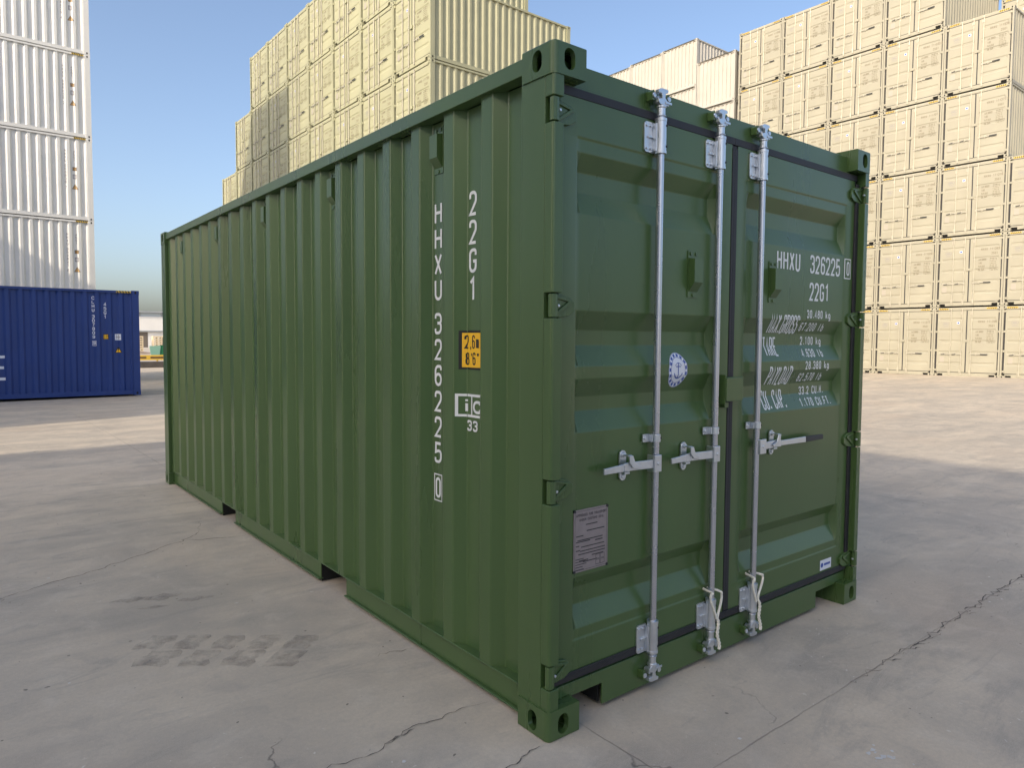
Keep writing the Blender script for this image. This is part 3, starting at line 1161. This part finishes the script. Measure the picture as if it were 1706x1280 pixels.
    rect(it, 2.126, 2.194, .249, .262, 1, 1)
    decal("sticker", it, mapdoor, mats=[STICKW, STICKB], parent=dr)
    # round emblem following the folds
    it = []
    cx, cz, R = .797, 1.387, .077
    def ring(r0, r1, a0, a1, mi, li, n=40):
        for k in range(n):
            a, b = a0 + (a1 - a0) * k / n, a0 + (a1 - a0) * (k + 1) / n
            it.append(([(cx + .84 * r0 * cos(a), cz + r0 * sin(a)), (cx + .84 * r1 * cos(a), cz + r1 * sin(a)), (cx + .84 * r1 * cos(b), cz + r1 * sin(b)), (cx + .84 * r0 * cos(b), cz + r0 * sin(b))], li, mi))
    ring(.0, R, 0, 2 * pi, 0, 0)
    ring(R * .965, R * .985, 0, 2 * pi, 1, 1)
    ring(R * .72, R * .75, 0, 2 * pi, 1, 1)
    for k in range(15):
        a = k * 2 * pi / 15
        ring(R * .77, R * .93, a + .06, a + .30, 1, 1, 4)
    # anchor-like inner mark
    rect(it, cx - .0025, cx + .0025, cz - .038, cz + .034, 1, 2)
    rect(it, cx - .016, cx + .016, cz + .014, cz + .018, 1, 3)
    ring(R * .42, R * .50, pi * 1.12, pi * 1.88, 1, 2, 14)
    ring(R * .40, R * .43, pi * .2, pi * .8, 1, 2, 14)
    decal("emblem", it, mapdoor, cuts_v=zcuts, mats=[STICKW, STICKB], parent=dl)
    # data plate
    pm = MB()
    px0, px1, pz0, pz1 = .170, .360, .604, .852
    pm.box(px0, px1, DS - .0005, DS + .003, pz0, pz1)
    for a in (px0 + .004, px1 - .004):
        for b in (pz0 + .004, pz1 - .004):
            pm.cyl((a, DS + .003, b), (a, DS - .003, b), .006, 8, 1)
    pl = pm.build("data_plate", [PLATE, BOLT], dl)
    it = []
    rn = random.Random(5)
    def line(x0, z, h, n):
        s = ''.join(rn.choice("HEUCTL0268") for _ in range(n))
        txt(it, s, x0, z, h, h * .62, h * .16, h * .8)
    txt(it, "APPROVED FOR TRANSPORT".replace("V", "U").replace("N", "N"), px0 + .012, .824, .011, .0062, .0018, .0079)
    txt(it, "UNDER CUSTOMS SEAL", px0 + .030, .806, .010, .0062, .0017, .0078)
    for z, x0, x1 in ((.787, .235, .300), (.762, .240, .340), (.745, .182, .222), (.728, .190, .330), (.722, .182, .26), (.706, .182, .20), (.700, .21, .34), (.688, .182, .205), (.684, .205, .345), (.672, .195, .345), (.660, .27, .335), (.646, .20, .25), (.640, .22, .30)):
        rect(it, x0, x1, z, z + .0042, 0, 0)
    rect(it, .288, .330, .7165, .7215, 0, 0)
    for k in range(5):
        rect(it, .180, .180 + (.046, .04, .06, .055, .045)[k], .612 + k * .0105, .6152 + k * .0105, 0, 0)
    for k in range(4):
        frame_rect(it, .292 + (k % 2) * .026, .316 + (k % 2) * .026, .618 + (k // 2) * .022, .638 + (k // 2) * .022, .0018, 0, 0)
    frame_rect(it, px0 + .006, px1 - .006, pz0 + .006, pz1 - .006, .0012, 0, 0)
    decal("plate_text", it, lambda u, v, l: (u, DS - .0005 - l * .5, v), mats=[PLINK], parent=pl)
    return root
GREENC = build_green()

# seal ropes looped over two rods
def rope(x, z, flip, label):
    root = MB()
    y = -.006
    def P(u, zz, yy=0.0): return (x + u, y + yy, zz)
    pts = [P(.010, z - .085, .0)]
    loop = [(-.006, -.06), (-.022, -.03), (-.036, -.004), (-.043, .018), (-.040, .034), (-.030, .040)]
    back = [(-.018, .042, .06), (.016, .040, .06)]
    right = [(.032, .034), (.041, .018), (.042, .0), (.034, -.028), (.020, -.06), (.012, -.086)]
    pts = [P(.006, z - .088)] + [P(a * flip, z + b) for a, b in loop] + [P(a * flip, z + b, c) for a, b, c in back] + [P(a * flip, z + b) for a, b in right]
    # refine
    def cr(ps, n=4):
        out = []
        ps = [Vector(p) for p in ps]
        for i in range(len(ps) - 1):
            p0, p1, p2, p3 = ps[max(0, i - 1)], ps[i], ps[i + 1], ps[min(len(ps) - 1, i + 2)]
            for k in range(n):
                t = k / n
                out.append(0.5 * ((2 * p1) + (-p0 + p2) * t + (2 * p0 - 5 * p1 + 4 * p2 - p3) * t * t + (-p0 + 3 * p1 - 3 * p2 + p3) * t ** 3))
        out.append(ps[-1])
        return out
    root.tube(cr(pts), .0056, 8)
    # two twisted strands hanging down to the cam
    for ph in (0, pi):
        st = []
        for k in range(34):
            t = k / 33
            zz = z - .086 - t * .150
            u = .010 + .016 * t + .006 * sin(t * 9)
            st.append((x + u + .0035 * cos(t * 26 + ph), y - .002 + .0035 * sin(t * 26 + ph), zz))
        root.tube(st, .0046, 7)
    # knot end
    root.tube([(x + .020, y - .003, z - .232), (x + .030, y - .004, z - .238), (x + .034, y - .004, z - .228), (x + .027, y - .004, z - .220)], .0042, 7)
    o = root.build("seal_rope", ROPE, smooth=True)
    tag(o, label, "rope", "white ropes tied to the lock rods")
    return o
rope(ROD_X[1], .318, 1, "white rope looped round the foot of the middle lock rod")
rope(ROD_X[2], .322, -1, "white rope looped round the foot of the lock rod on the right-hand door")

# ------------------------------------------------------------------ stacked containers
HAZY = mat("hazard_yellow", (0.62, 0.42, 0.05), 0.55)
PAIR = {}
def stack_meshes(key, L, H, paint, doors, holes=True):
    """meshes shared by all containers of one kind"""
    if key in PAIR:
        return PAIR[key]
    M = {}
    f = MB()
    for ix in (0, 1):
        def X(a): return a if ix == 0 else HW - a
        for iy in (0, 1):
            def Y(a): return a if iy == 0 else L - a
            for iz in (0, 1):
                def Z(a): return a if iz == 0 else H - a
                f.box(X(0), X(.162), Y(0), Y(.178), Z(0), Z(.118))
                # fitting openings: dark plates on the faces, painted shade instead of cut holes
                zc = Z(.058)
                oct_ = [(.026 * cos(k * pi / 4 + pi / 8), .038 * sin(k * pi / 4 + pi / 8)) for k in range(8)]
                f.prism([(X(.08) + p[0], zc + p[1]) for p in oct_], 1, Y(-.0015), Y(.01), 1)
                f.prism([(Y(.09) + p[0], zc + p[1]) for p in oct_], 0, X(-.0015), X(.01), 1)
            f.box(X(.006), X(.066), Y(.006), Y(.17), .118, H - .118)
        f.box(X(.012), X(.074), .178, L - .178, H - .075, H - .014)
        f.box(X(.036), X(.10), .178, L - .178, .022, .140)
    f.box(.162, HW - .162, .035, .12, H - .110, H - .018)
    f.box(.066, HW - .066, .038, .12, H - .135, H - .1105)
    f.box(.162, HW - .162, L - .12, L - .04, H - .10, H - .018)
    f.box(.162, HW - .162, L - .12, L - .04, .022, .150)
    if doors:
        f.box(.162, .172, .040, .10, .028, .12)
        f.box(.38, HW - .38, .040, .10, .030, .12)
        f.box(.162, HW - .162, .042, .13, .1202, .175)
        f.box(.173, HW - .173, .11, .118, .03, .119, 1)  # dark sheet standing for the shade behind the sill slots
    else:
        f.box(.162, HW - .162, .035, .12, .022, .150)
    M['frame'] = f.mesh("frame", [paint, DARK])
    prof, xa = side_profile(.17, L - .17)
    a, b = .1402, H - .0752
    def off(x): return x
    s = MB().sheet([[(x, y, a) for y, x in prof], [(x, y, b) for y, x in prof]])
    M['side'] = s.mesh("side_wall", [paint], fix=False)
    s = MB()
    s.sheet([[(HW - x, y, b) for y, x in prof], [(HW - x, y, a) for y, x in prof]])
    M['side2'] = s.mesh("side_wall", [paint], fix=False)
    e = MB()
    pts = []
    x = .067
    while x < HW - .067:
        for dx, y in ((0, L - .045), (.11, L - .045), (.128, L - .09), (.232, L - .09), (.25, L - .045)):
            if x + dx < HW - .067: pts.append((x + dx, y))
        x += .25
    pts.append((HW - .067, L - .045))
    e.sheet([[(q[0], q[1], H - .101) for q in pts], [(q[0], q[1], .1502) for q in pts]])
    if not doors:
        e2 = MB().sheet([[(q[0], L - q[1], .1502) for q in pts], [(q[0], L - q[1], H - .101) for q in pts]])
        M['end2'] = e2.mesh("end_wall", [paint], fix=False)
    M['end'] = e.mesh("end_wall", [paint], fix=False)
    r = MB()
    pts = []
    y = .121
    while y < L - .12:
        pts += [(y, H - .018), (y + .08, H - .018), (y + .1, H - .036), (y + .18, H - .036)]
        y += .2
    r.sheet([[(.0745, p, q) for p, q in pts], [(HW - .0745, p, q) for p, q in pts]])
    M['roof'] = r.mesh("roof", [paint], fix=False)
    if doors:
        z0, z1 = .200, H - .155
        n = 5
        zz = [z0]
        ptch = (z1 - z0) / (n + .55)
        prof_z = [(z0, 0)]
        for k in range(n):
            c = z0 + ptch * (k + .78)
            prof_z += [(c - .065, 0), (c - .030, .018), (c + .030, .018), (c + .065, 0)]
        prof_z.append((z1, 0))
        def leaf(xa_, xb_, ra, rb):
            mb = MB()
            xs = [xa_, ra, ra + .03, rb - .03, rb, xb_]
            mb.sheet([[(x_, .052 + (d if i in (2, 3) else 0), z) for i, x_ in enumerate(xs)] for z, d in prof_z])
            mb.box(xa_, xb_, .088, .10, z0, z1)
            # black seals round the leaf
            return mb
        l = leaf(.128, 1.192, .19, 1.08)
        l.box(.0665, .1275, .072, .09, z0 - .02, z1 + .012, 1)
        l.box(1.1925, 1.2335, .054, .08, z0, z1, 1)
        l.box(.128, 1.192, .056, .08, z1 + .0005, z1 + .018, 1)
        l.box(.128, 1.192, .056, .08, z0 - .020, z0 - .0005, 1)
        l.box(1.13, 1.29, .010, .048, H * .50, H * .50 + .10)
        for hz in (.25, .98, 1.68, 2.40):
            zq = hz * H / 2.591
            l.box(.008, .150, .026, .0505, zq - .04, zq + .04)
        M['door_l'] = l.mesh("door", [paint, RUBBER])
        d = leaf(1.234, 2.318, 1.33, 2.25)
        d.box(2.3185, 2.3715, .072, .09, z0 - .02, z1 + .012, 1)
        d.box(1.234, 2.318, .056, .08, z1 + .0005, z1 + .018, 1)
        d.box(1.234, 2.318, .056, .08, z0 - .020, z0 - .0005, 1)
        for hz in (.25, .98, 1.68, 2.40):
            zq = hz * H / 2.591
            d.box(2.288, 2.430, .026, .0505, zq - .04, zq + .04)
        M['door_r'] = d.mesh("door", [paint, RUBBER])
        k = H / 2.896
        def rodm():
            q = MB()
            q.tube([(0, .024, .10), (0, .024, H - .05)], .018, 8)
            for zc in (.24, H - .25):
                q.tube([(0, .024, zc - .065), (0, .024, zc + .065)], .028, 8)
                q.box(-.07, -.015, .040, .051, zc - .06, zc + .06)
            q.box(-.05, -.015, .040, .051, 1.05, 1.085)
            for zc in (.115, H - .075):
                q.box(-.035, .035, .010, .034, zc - .028, zc + .028)
            return q.mesh("lock_rod", [ROD], smooth=False)
        M['rod'] = rodm()
        def handle(dirn, grip):
            q = MB()
            q.box(-.03, .03, -.002, .004, -.03, .03)
            q.prism([(dirn * .031, -.016), (dirn * .19, -.014), (dirn * .19, .014), (dirn * .031, .016)], 1, .002, .012)
            q.prism([(dirn * .1905, -.014), (dirn * .34, -.034), (dirn * .34, -.008), (dirn * .1905, .014)] if dirn < 0 else [(dirn * .1905, -.014), (dirn * .34, -.012), (dirn * .34, .016), (dirn * .1905, .014)], 1, .002, .012, 1 if dirn < 0 else 0)
            q.box(dirn * .19 - .016, dirn * .19 + .016, .014, .046, -.055, .055)
            if grip:
                q.box(dirn * .3405, dirn * .60, -.004, .018, -.018, .022, 1)
            return q.mesh("handle", [ROD, GRIP])
        M['h_l'] = handle(-1, False)
        M['h_r'] = handle(1, True)
        q = MB()
        q.box(.255, .415, .049, .0515, .60 * k, .84 * k)
        M['plate'] = q.mesh("data_plate", [GPLATE])
        M['handle_z'] = .945 * k
    PAIR[key] = M
    return M

LET = {}
def door_lettering(H, i):
    """mesh of the marks on the right-hand leaf and the emblem of the left-hand leaf"""
    if (H, i) in LET: return LET[(H, i)]
    k = H / 2.896
    rn = random.Random(100 + i)
    num = "111" + "".join(rn.choice("0123456789") for _ in range(3))
    it = []
    txt(it, "HHXU", 1.62, 2.235 * k, .098 * k, .046, .014, .062)
    txt(it, num, 1.93, 2.235 * k, .098 * k, .046, .014, .058)
    txt(it, rn.choice("0123456789"), 2.315, 2.235 * k, .098 * k, .044, .014, .058)
    txt(it, "25G1" if H > 2.7 else "22G1", 1.99, 2.06 * k, .09 * k, .044, .014, .058)
    for j, s in enumerate(("MAX.GROSS", "TARE", "PAYLOAD", "CU. CAP.")):
        txt(it, s, 1.545, (1.83 - .135 * j) * k, .080 * k, .026, .010, .032)
    for j, s in enumerate(("30.480 kg", "67.200 lb", "2.240 kg", "4.940 lb", "28.240 kg", "62.260 lb", "37.4 CU.M.", "1.320 CU.FT.")):
        txt(it, s, 1.94, (1.885 - .0675 * j) * k, .045 * k, .022, .008, .029)
    a = decal("lettering", it, lambda u, v, l: (u, .0512 - l, v), mats=[LETTER])
    me1 = a.data
    bpy.data.objects.remove(a)
    it = []
    # emblem: an open shield outline over a line of small text
    pts = [Vector(p) for p in ((.335, 2.265 * k), (.335, 2.18 * k), (.40, 2.13 * k), (.50, 2.14 * k), (.555, 2.19 * k), (.555, 2.265 * k))]
    L_, R_ = stroke(fillet([(p.x, p.y) for p in pts], True, .03), True, .011)
    n = len(L_)
    for j in range(n):
        it.append(([R_[j], R_[(j + 1) % n], L_[(j + 1) % n], L_[j]], 0, 0))
    rect(it, .37, .52, 2.185 * k, 2.20 * k, 0, 0)
    rect(it, .37, .50, 2.215 * k, 2.232 * k, 0, 0)
    rect(it, .34, .56, 2.085 * k, 2.094 * k, 0, 0)
    rect(it, .855, .955, 2.195 * k, 2.290 * k, 1, 0)
    rect(it, .872, .938, 2.212 * k, 2.273 * k, 2, 1)
    b = decal("emblem", it, lambda u, v, l: (u, .0512 - l, v), mats=[GLETTER, STICKW, STICKB])
    me2 = b.data
    bpy.data.objects.remove(b)
    LET[(H, i)] = (me1, me2)
    return LET[(H, i)]

_stripe = {}
def stripes(H, L, side):
    """black and yellow corner stripes of a high container, on the header or on the side rail"""
    if (H, L, side) in _stripe: return _stripe[(H, L, side)]
    mb = MB()
    if side:
        for ya in (.20,):
            mb.box(.0095, .0118, ya, ya + .36, H - .073, H - .018, 0)
            for j in range(5):
                y = ya + .02 + j * .07
                mb.prism([(y, H - .072), (y + .032, H - .072), (y + .060, H - .019), (y + .028, H - .019)], 0, .0080, .0094, 1)
    else:
        for xa, xb in ((.17, .53),):
            mb.box(xa, xb, .0325, .0348, H - .105, H - .045, 0)
            for j in range(5):
                x = xa + .02 + j * .067
                mb.prism([(x, H - .104), (x + .032, H - .104), (x + .055, H - .046), (x + .023, H - .046)], 1, .0310, .0324, 1)
    me = mb.mesh("hazard_stripe", [HAZY, BLACK])
    _stripe[(H, L, side)] = me
    return me

def stacked(kind, loc, rz, label, group, L=6.058, H=2.591, paint=None, doors=True, variant=0, stripe=False, detail=True):
    M = stack_meshes((kind, L, H, doors), L, H, paint, doors)
    t = empty("shipping_container", loc, rz)
    tag(t, label, "container", group)
    obj("frame", M['frame'], t)
    obj("side_wall", M['side'], t)
    obj("side_wall", M['side2'], t)
    obj("end_wall", M['end'], t)
    if not doors:
        obj("end_wall", M['end2'], t)
    obj("roof", M['roof'], t)
    if stripe:
        obj("hazard_stripe", stripes(H, L, False), t)
        obj("hazard_stripe", stripes(H, L, False), t, loc=(HW - .70, 0, 0))
    if doors:
        dl = obj("door", M['door_l'], t)
        dr = obj("door", M['door_r'], t)
        a, b = door_lettering(H, variant)
        for par, x in ((dl, .640), (dl, 1.050), (dr, 1.405)):
            obj("lock_rod", M['rod'], par, loc=(x, 0, 0))
        obj("handle", M['h_l'], dl, loc=(.640, 0, M['handle_z']))
        obj("handle", M['h_l'], dl, loc=(1.050, 0, M['handle_z']))
        obj("handle", M['h_r'], dr, loc=(1.405, 0, M['handle_z']))
        obj("lettering", a, dr)
        obj("emblem", b, dl)
        obj("data_plate", M['plate'], dl)
    return t

ORD = ["bottom", "second", "third", "fourth", "fifth", "sixth", "seventh"]
NTH = ["first", "second", "third", "fourth", "fifth", "sixth", "seventh", "eighth", "ninth"]
RZ_W = radians(-90)      # doors towards -x
var = 0
# right-hand stack: high cubes, doors towards the yard
XR, YR, PR, TR, ZR = 30.98, 20.06, 2.444, 2.915, 0.08
for c, n in enumerate((6, 6, 6, 6, 5, 3)):
    for k in range(n):
        extra = ""
        stacked("cream_high", (XR, YR - PR * c, ZR + TR * k), RZ_W,
                f"cream container with closed doors, {ORD[k]} tier of the {NTH[c]} column from the left, right-hand stack",
                "cream containers of the right-hand stack", H=2.896, paint=CREAM, variant=var % 9, stripe=True)
        var += 1
# a second row behind the low end of that stack
for k in range(7):
    stacked("cream_high", (37.35, YR - PR * 4, ZR + TR * k), RZ_W,
            f"cream container behind the right-hand stack's fifth column, {ORD[k]} tier from the ground",
            "cream containers behind the right-hand stack", H=2.896, paint=CREAM, variant=var % 9, stripe=True)
    var += 1
# pale block left of it, blind ends towards the yard
XW = 31.14
for c, (y0, top, n) in enumerate(((20.40, 16.94, 6), (22.87, 18.34, 7), (25.33, 18.30, 7), (27.79, 18.22, 7), (30.25, 18.20, 7))):
    z = top
    for k in reversed(range(n)):
        hh = 2.896 if (c == 0 and k < 4) else 2.591
        z -= hh + .012
        stacked("pale_std" if hh < 2.7 else "pale_high", (XW + 6.058, y0, z), radians(90),
                f"pale container with blind end showing, {ORD[k]} tier, {NTH[c]} column left of the right-hand door stack",
                "pale containers in the far block", H=hh, paint=PALE, doors=False)
# middle stack behind the green container
XM, YM, PM, TM, ZM = 10.40, 17.45, 2.44, 2.600, 0.05
for c, n in enumerate((5, 6, 6, 6, 6, 6, 6, 5, 4)):
    for k in range(n):
        stacked("cream_std", (XM, YM + PM * c + 2.438, ZM + TM * k), RZ_W,
                f"yellowish cream container, {ORD[k]} tier, {NTH[c]} column from the right, stack behind the green container",
                "cream containers stacked behind the green one", H=2.591, paint=CREAMY, variant=var % 9)
        var += 1

# ---- forty foot boxes with side lettering
def side_marks(parent, xa, prof, spec, ink, L):
    def mp(u, v, lift):
        return (xa(-u) - lift, -u, v)
    cuts = [-p[0] for p in prof if p[0] < 5]
    it = []
    for text, yc, zt, zb, cw, sw in spec['vert']:
        it = []
        n = len(text)
        gaps = text.count(' ')
        p = (zt - zb) / (n - gaps * .45)
        z = zt
        for ch in text:
            if ch == ' ':
                z -= p * .55
                continue
            txt(it, ch, -(yc + cw / 2), z - p * .82, p * .82, cw, sw, cw)
            z -= p
        nm = "serial_number"
        if len(text) == 1:
            nm = "check_digit"
            a0, a1, b0, b1 = spec['box']
            frame_rect(it, -a1, -a0, b0, b1, .010)
        elif len(text) == 4:
            nm = "size_code"
        decal(nm, it, mp, cuts_u=cuts, mats=[ink], parent=parent)
    if spec.get('extra'):
        decal("big_letter", spec['extra'], mp, cuts_u=cuts, mats=[ink], parent=parent)
    y0, y1, z0, z1 = spec['yellow']
    it = []
    rect(it, -y1, -y0, z0, z1, 1, 0)
    rect(it, -y1 + .014, -y0 - .014, z0 + .014, z1 - .014, 0, 1)
    txt(it, "2,9m", -y1 + .022, (z0 + z1) / 2 + .006, (z1 - z0) * .30, .022, .007, .028, 1, 2)
    txt(it, "9'6", -y1 + .026, z0 + .024, (z1 - z0) * .30, .022, .007, .03, 1, 2)
    decal("height_label", it, mp, cuts_u=cuts, mats=[ORANGE if spec.get('dull') else YELLOW, BLACK], parent=parent)
    y0, y1, z0, z1 = spec['grey']
    it = []
    rect(it, -y1, -y0, z0, z1, 0, 0)
    for a in (.28, .58):
        rect(it, -y1 + (y1 - y0) * a, -y1 + (y1 - y0) * (a + .10), z0 + .02, z1 - .02, 1, 1)
    rect(it, -y1 + .02, -y0 - .02, (z0 + z1) / 2 - .012, (z0 + z1) / 2 + .006, 1, 2)
    decal("rail_label", it, mp, cuts_u=cuts, mats=[GLETTER if spec.get('dull') else STICKW, GLETTER if not spec.get('dull') else WPAINT], parent=parent)
    y0, y1, z0, z1 = spec['tri']
    m = (y0 + y1) / 2
    it = [([(-y1, z0), (-y0, z0), (-m, z1)], 0, 1),
          ([(-y1 + .028, z0 + .014), (-y0 - .028, z0 + .014), (-m, z1 - .034)], 1, 0),
          ([(-m - .008, z0 + .05), (-m + .008, z0 + .05), (-m + .010, z0 + .13), (-m - .010, z0 + .13)], 2, 1),
          ([(-m - .008, z0 + .026), (-m + .008, z0 + .026), (-m + .008, z0 + .041), (-m - .008, z0 + .041)], 2, 1)]
    decal("warning_triangle", it, mp, cuts_u=cuts, mats=[ORANGE if spec.get('dull') else YELLOW, BLACK if not spec.get('dull') else LETTER], parent=parent)

prof40, xa40 = side_profile(.17, 12.192 - .17)
XWL, YWL = 2.35, 27.10
codes = ["HHXU 988835 1", "HHXU 988841 6", "HHXU 988836 7", "HHXU 988838 2", "HHXU 988829 4", "HHXU 988830 9"]
for r in range(2):
    for k in range(6):
        t = stacked("white_forty", (XWL, YWL + 2.46 * r, -.14 + 2.900 * k), radians(90),
                    (f"long white container, {ORD[k]} tier of the white stack behind the blue container" if r == 0 else
                     f"long white container in the rear row of the white stack, {ORD[k]} tier"),
                    "white forty foot containers of the left-hand stack", L=12.192, H=2.896, paint=WHITE, doors=False)
        if r == 0:
            side_marks(t, xa40, prof40, dict(
                vert=[(codes[k], .822, 2.43, 1.05, .055, .013), ("45G1", .556, 2.425, 2.03, .055, .013)],
                yellow=(.49, .61, 1.715, 1.84), grey=(.50, .61, 1.43, 1.59), tri=(.45, .645, 1.07, 1.26), dull=True), GLETTER, 12.192)
            obj("hazard_stripe", stripes(2.896, 12.192, True), t)
bt = stacked("blue_forty", (2.37, 19.80, -.08), radians(90), "long dark blue container standing alone in front of the white stack", None,
             L=12.192, H=2.896, paint=BLUE, doors=False)
ex = []
for z, a in ((1.092, 3.075), (.820, 3.10), (.535, 3.072)):
    ex.append(([(-3.62, z - .034), (-a, z - .034), (-a, z + .034), (-3.62, z + .034)], 0, 0))
ex.append(([(-3.72, .501), (-3.6202, .501), (-3.6202, 1.126), (-3.72, 1.126)], 0, 0))
side_marks(bt, xa40, prof40, dict(
    vert=[("CLHU 307809", 1.108, 2.705, 1.55, .060, .015), ("9", 1.098, 1.490, 1.385, .050, .014), ("45G1", .827, 2.55, 2.09, .060, .015)],
    box=(1.055, 1.141, 1.372, 1.508), extra=ex, yellow=(.761, .884, 1.546, 1.69), grey=(.461, .603, 1.527, 1.695), tri=(.436, .618, 1.18, 1.347)), STICKW, 12.192)
obj("hazard_stripe", stripes(2.896, 12.192, True), bt)

# stacks outside the picture on the left: they put this part of the yard in shade
for (x, y0, rows) in ((-18.5, 1.55, 11), (-17.8, 22.8, 6)):
    for r in range(rows):
        for k in range(5):
            stacked("white_forty", (x, y0 - 2.46 * (r + 1) + .02, ground_z(x, y0) + 2.897 * k), radians(90),
                    "white container in the tall stacks that shade the left of the yard",
                    "white containers in the stacks along the left of the yard", L=12.192, H=2.896, paint=WHITE, doors=False)

# ------------------------------------------------------------------ the far end of the yard, seen between the blue and the green container
KERB = mat("dark_concrete_kerb", (.085, .078, .078), .85, var=.2, vscale=3)
RAILY = mat("yellow_barrier_paint", (.62, .42, .06), .5, var=.1, vscale=5)
RAILB = mat("barrier_brown", (.12, .07, .03), .6)
SKIPG = mat("skip_green", (.02, .16, .07), .5, var=.12, vscale=3)
SKIPP = mat("skip_pale_green", (.30, .55, .40), .5)
WOOD = mat("pale_timber", (.60, .50, .34), .75, var=.15, vscale=6)
WALLW = mat("warehouse_white", (.70, .70, .68), .6, var=.04, vscale=.5)
ROOFG = mat("warehouse_steel", (.30, .33, .36), .5)
GLASS = mat("warehouse_glass", (.45, .52, .58), .15)
DIRT = mat("brown_dirt", (.30, .22, .15), .95, var=.25, vscale=1.5)

k = MB()
k.prism([(42.9, -.32), (43.3, -.32), (43.3, .10), (43.26, .14), (42.96, .14), (42.9, .10)], 0, -30, 60)
o = k.build("kerb_wall", KERB, bevel=0)
tag(o, "low dark concrete kerb wall across the far end of the aisle", "kerb")
# barrier
b = empty("traffic_barrier", (9.0, 50.8, -.32))
tag(b, "yellow steel barrier with brown slots behind the dark kerb", "barrier")
m = MB()
m.box(-1.6, 4.4, -.05, .05, .31, .66)
m.build("beam", RAILY, b)
for i in range(5):
    MB().box(-1.35 + i * 1.15, -.45 + i * 1.15, -.058, -.0505, .42, .55).build("slot", RAILB, b)
for x in (-1.4, .2, 1.8, 3.4):
    MB().box(x, x + .10, .0505, .15, 0, .62).build("post", RAILY, b)
# skip
sk = empty("skip_container", (15.0, 79.5, -.36), radians(14))
tag(sk, "green open skip with a pale green end beyond the yellow barrier", "skip")
m = MB()
m.prism([(-.45, 0), (.45, 0), (.60, 1.02), (-.60, 1.02)], 1, -.02, 0)
m.build("end_panel", SKIPP, sk)
m = MB()
m.add([(.45, .001, 0), (2.4, .001, 0), (2.7, .001, 1.02), (.60, .001, 1.02), (.45, 1.5, 0), (2.4, 1.5, 0), (2.7, 1.5, 1.02), (.60, 1.5, 1.02)],
      [(0, 1, 2, 3), (4, 7, 6, 5), (0, 3, 7, 4), (1, 5, 6, 2), (0, 4, 5, 1)])
m.build("tub", SKIPG, sk)
for i in range(5):
    MB().box(.75 + i * .40, .83 + i * .40, -.06, .0005, .02, 1.06).build("rib", SKIPG, sk)
MB().box(.55, 2.72, -.05, .05, 1.021, 1.10).build("rim", SKIPG, sk)
# stacked pallets
def pallet_stack(x, y, n, wd, label):
    t = empty("pallet_stack", (x, y, -.36))
    tag(t, label, "pallets", "pale timber pallets stacked at the far end")
    for i in range(n):
        z = i * .30
        m = MB()
        m.box(0, wd, 0, 1.0, z + .10, z + .27)
        for q in range(3):
            m.box(q * (wd - .12) / 2, q * (wd - .12) / 2 + .12, .01, .99, z, z + .0995)
        m.box(0, wd, 0, 1.0, z + .2705, z + .292)
        m.build("pallet", WOOD, t)
    return t
pallet_stack(16.2, 97.0, 7, 1.05, "stack of pale timber pallets nearest the blue container at the yard's far end")
pallet_stack(18.4, 97.0, 7, 1.05, "stack of pale timber pallets right of the dark gap, above the skip")
pallet_stack(19.7, 97.3, 7, 1.2, "stack of pale timber pallets beside the green container's far edge")
# dirt heap
h = MB()
rn = random.Random(11)
rows = []
for j in range(9):
    rows.append([(9 + i * .9, 86 + j * .7, -.40 + .55 * sin(pi * j / 8) * (.6 + .4 * sin(i * 1.3)) * min(1, i / 2, (17 - i) / 2) + rn.uniform(-.05, .05)) for i in range(18)])
h.sheet(rows)
o = h.build("dirt_heap", DIRT, smooth=True, fix=False)
tag(o, "low heap of brown dirt in front of the stacked pallets", "dirt heap")
# warehouse
wh = empty("warehouse", (0, 140, -.36))
tag(wh, "long white warehouse with a strip of high windows under its flat roof", "warehouse")
m = MB()
m.box(-60, 140, 0, 40, 3.20, 5.75)
m.box(-60, 140, .3, 40, 0, 2.98)
m.build("wall", WALLW, wh)
MB().box(-60, 140, -.15, .2, 2.99, 3.19).build("beam", ROOFG, wh)
m = MB()
m.box(-60.5, 140.5, -.6, 40, 6.50, 6.72)
m.build("roof", ROOFG, wh)
MB().box(-60, 140, .2, 40, 5.751, 6.499).build("window_strip", GLASS, wh)
m = MB()
for i in range(52):
    m.box(-60 + i * 3.85, -59.6 + i * 3.85, .05, .1995, 5.76, 6.49)
m.build("mullion", ROOFG, wh)
MB().box(24.5, 26.3, .28, .299, .1, 2.9).build("door", mat("door_brown", (.14, .12, .10), .6), wh)
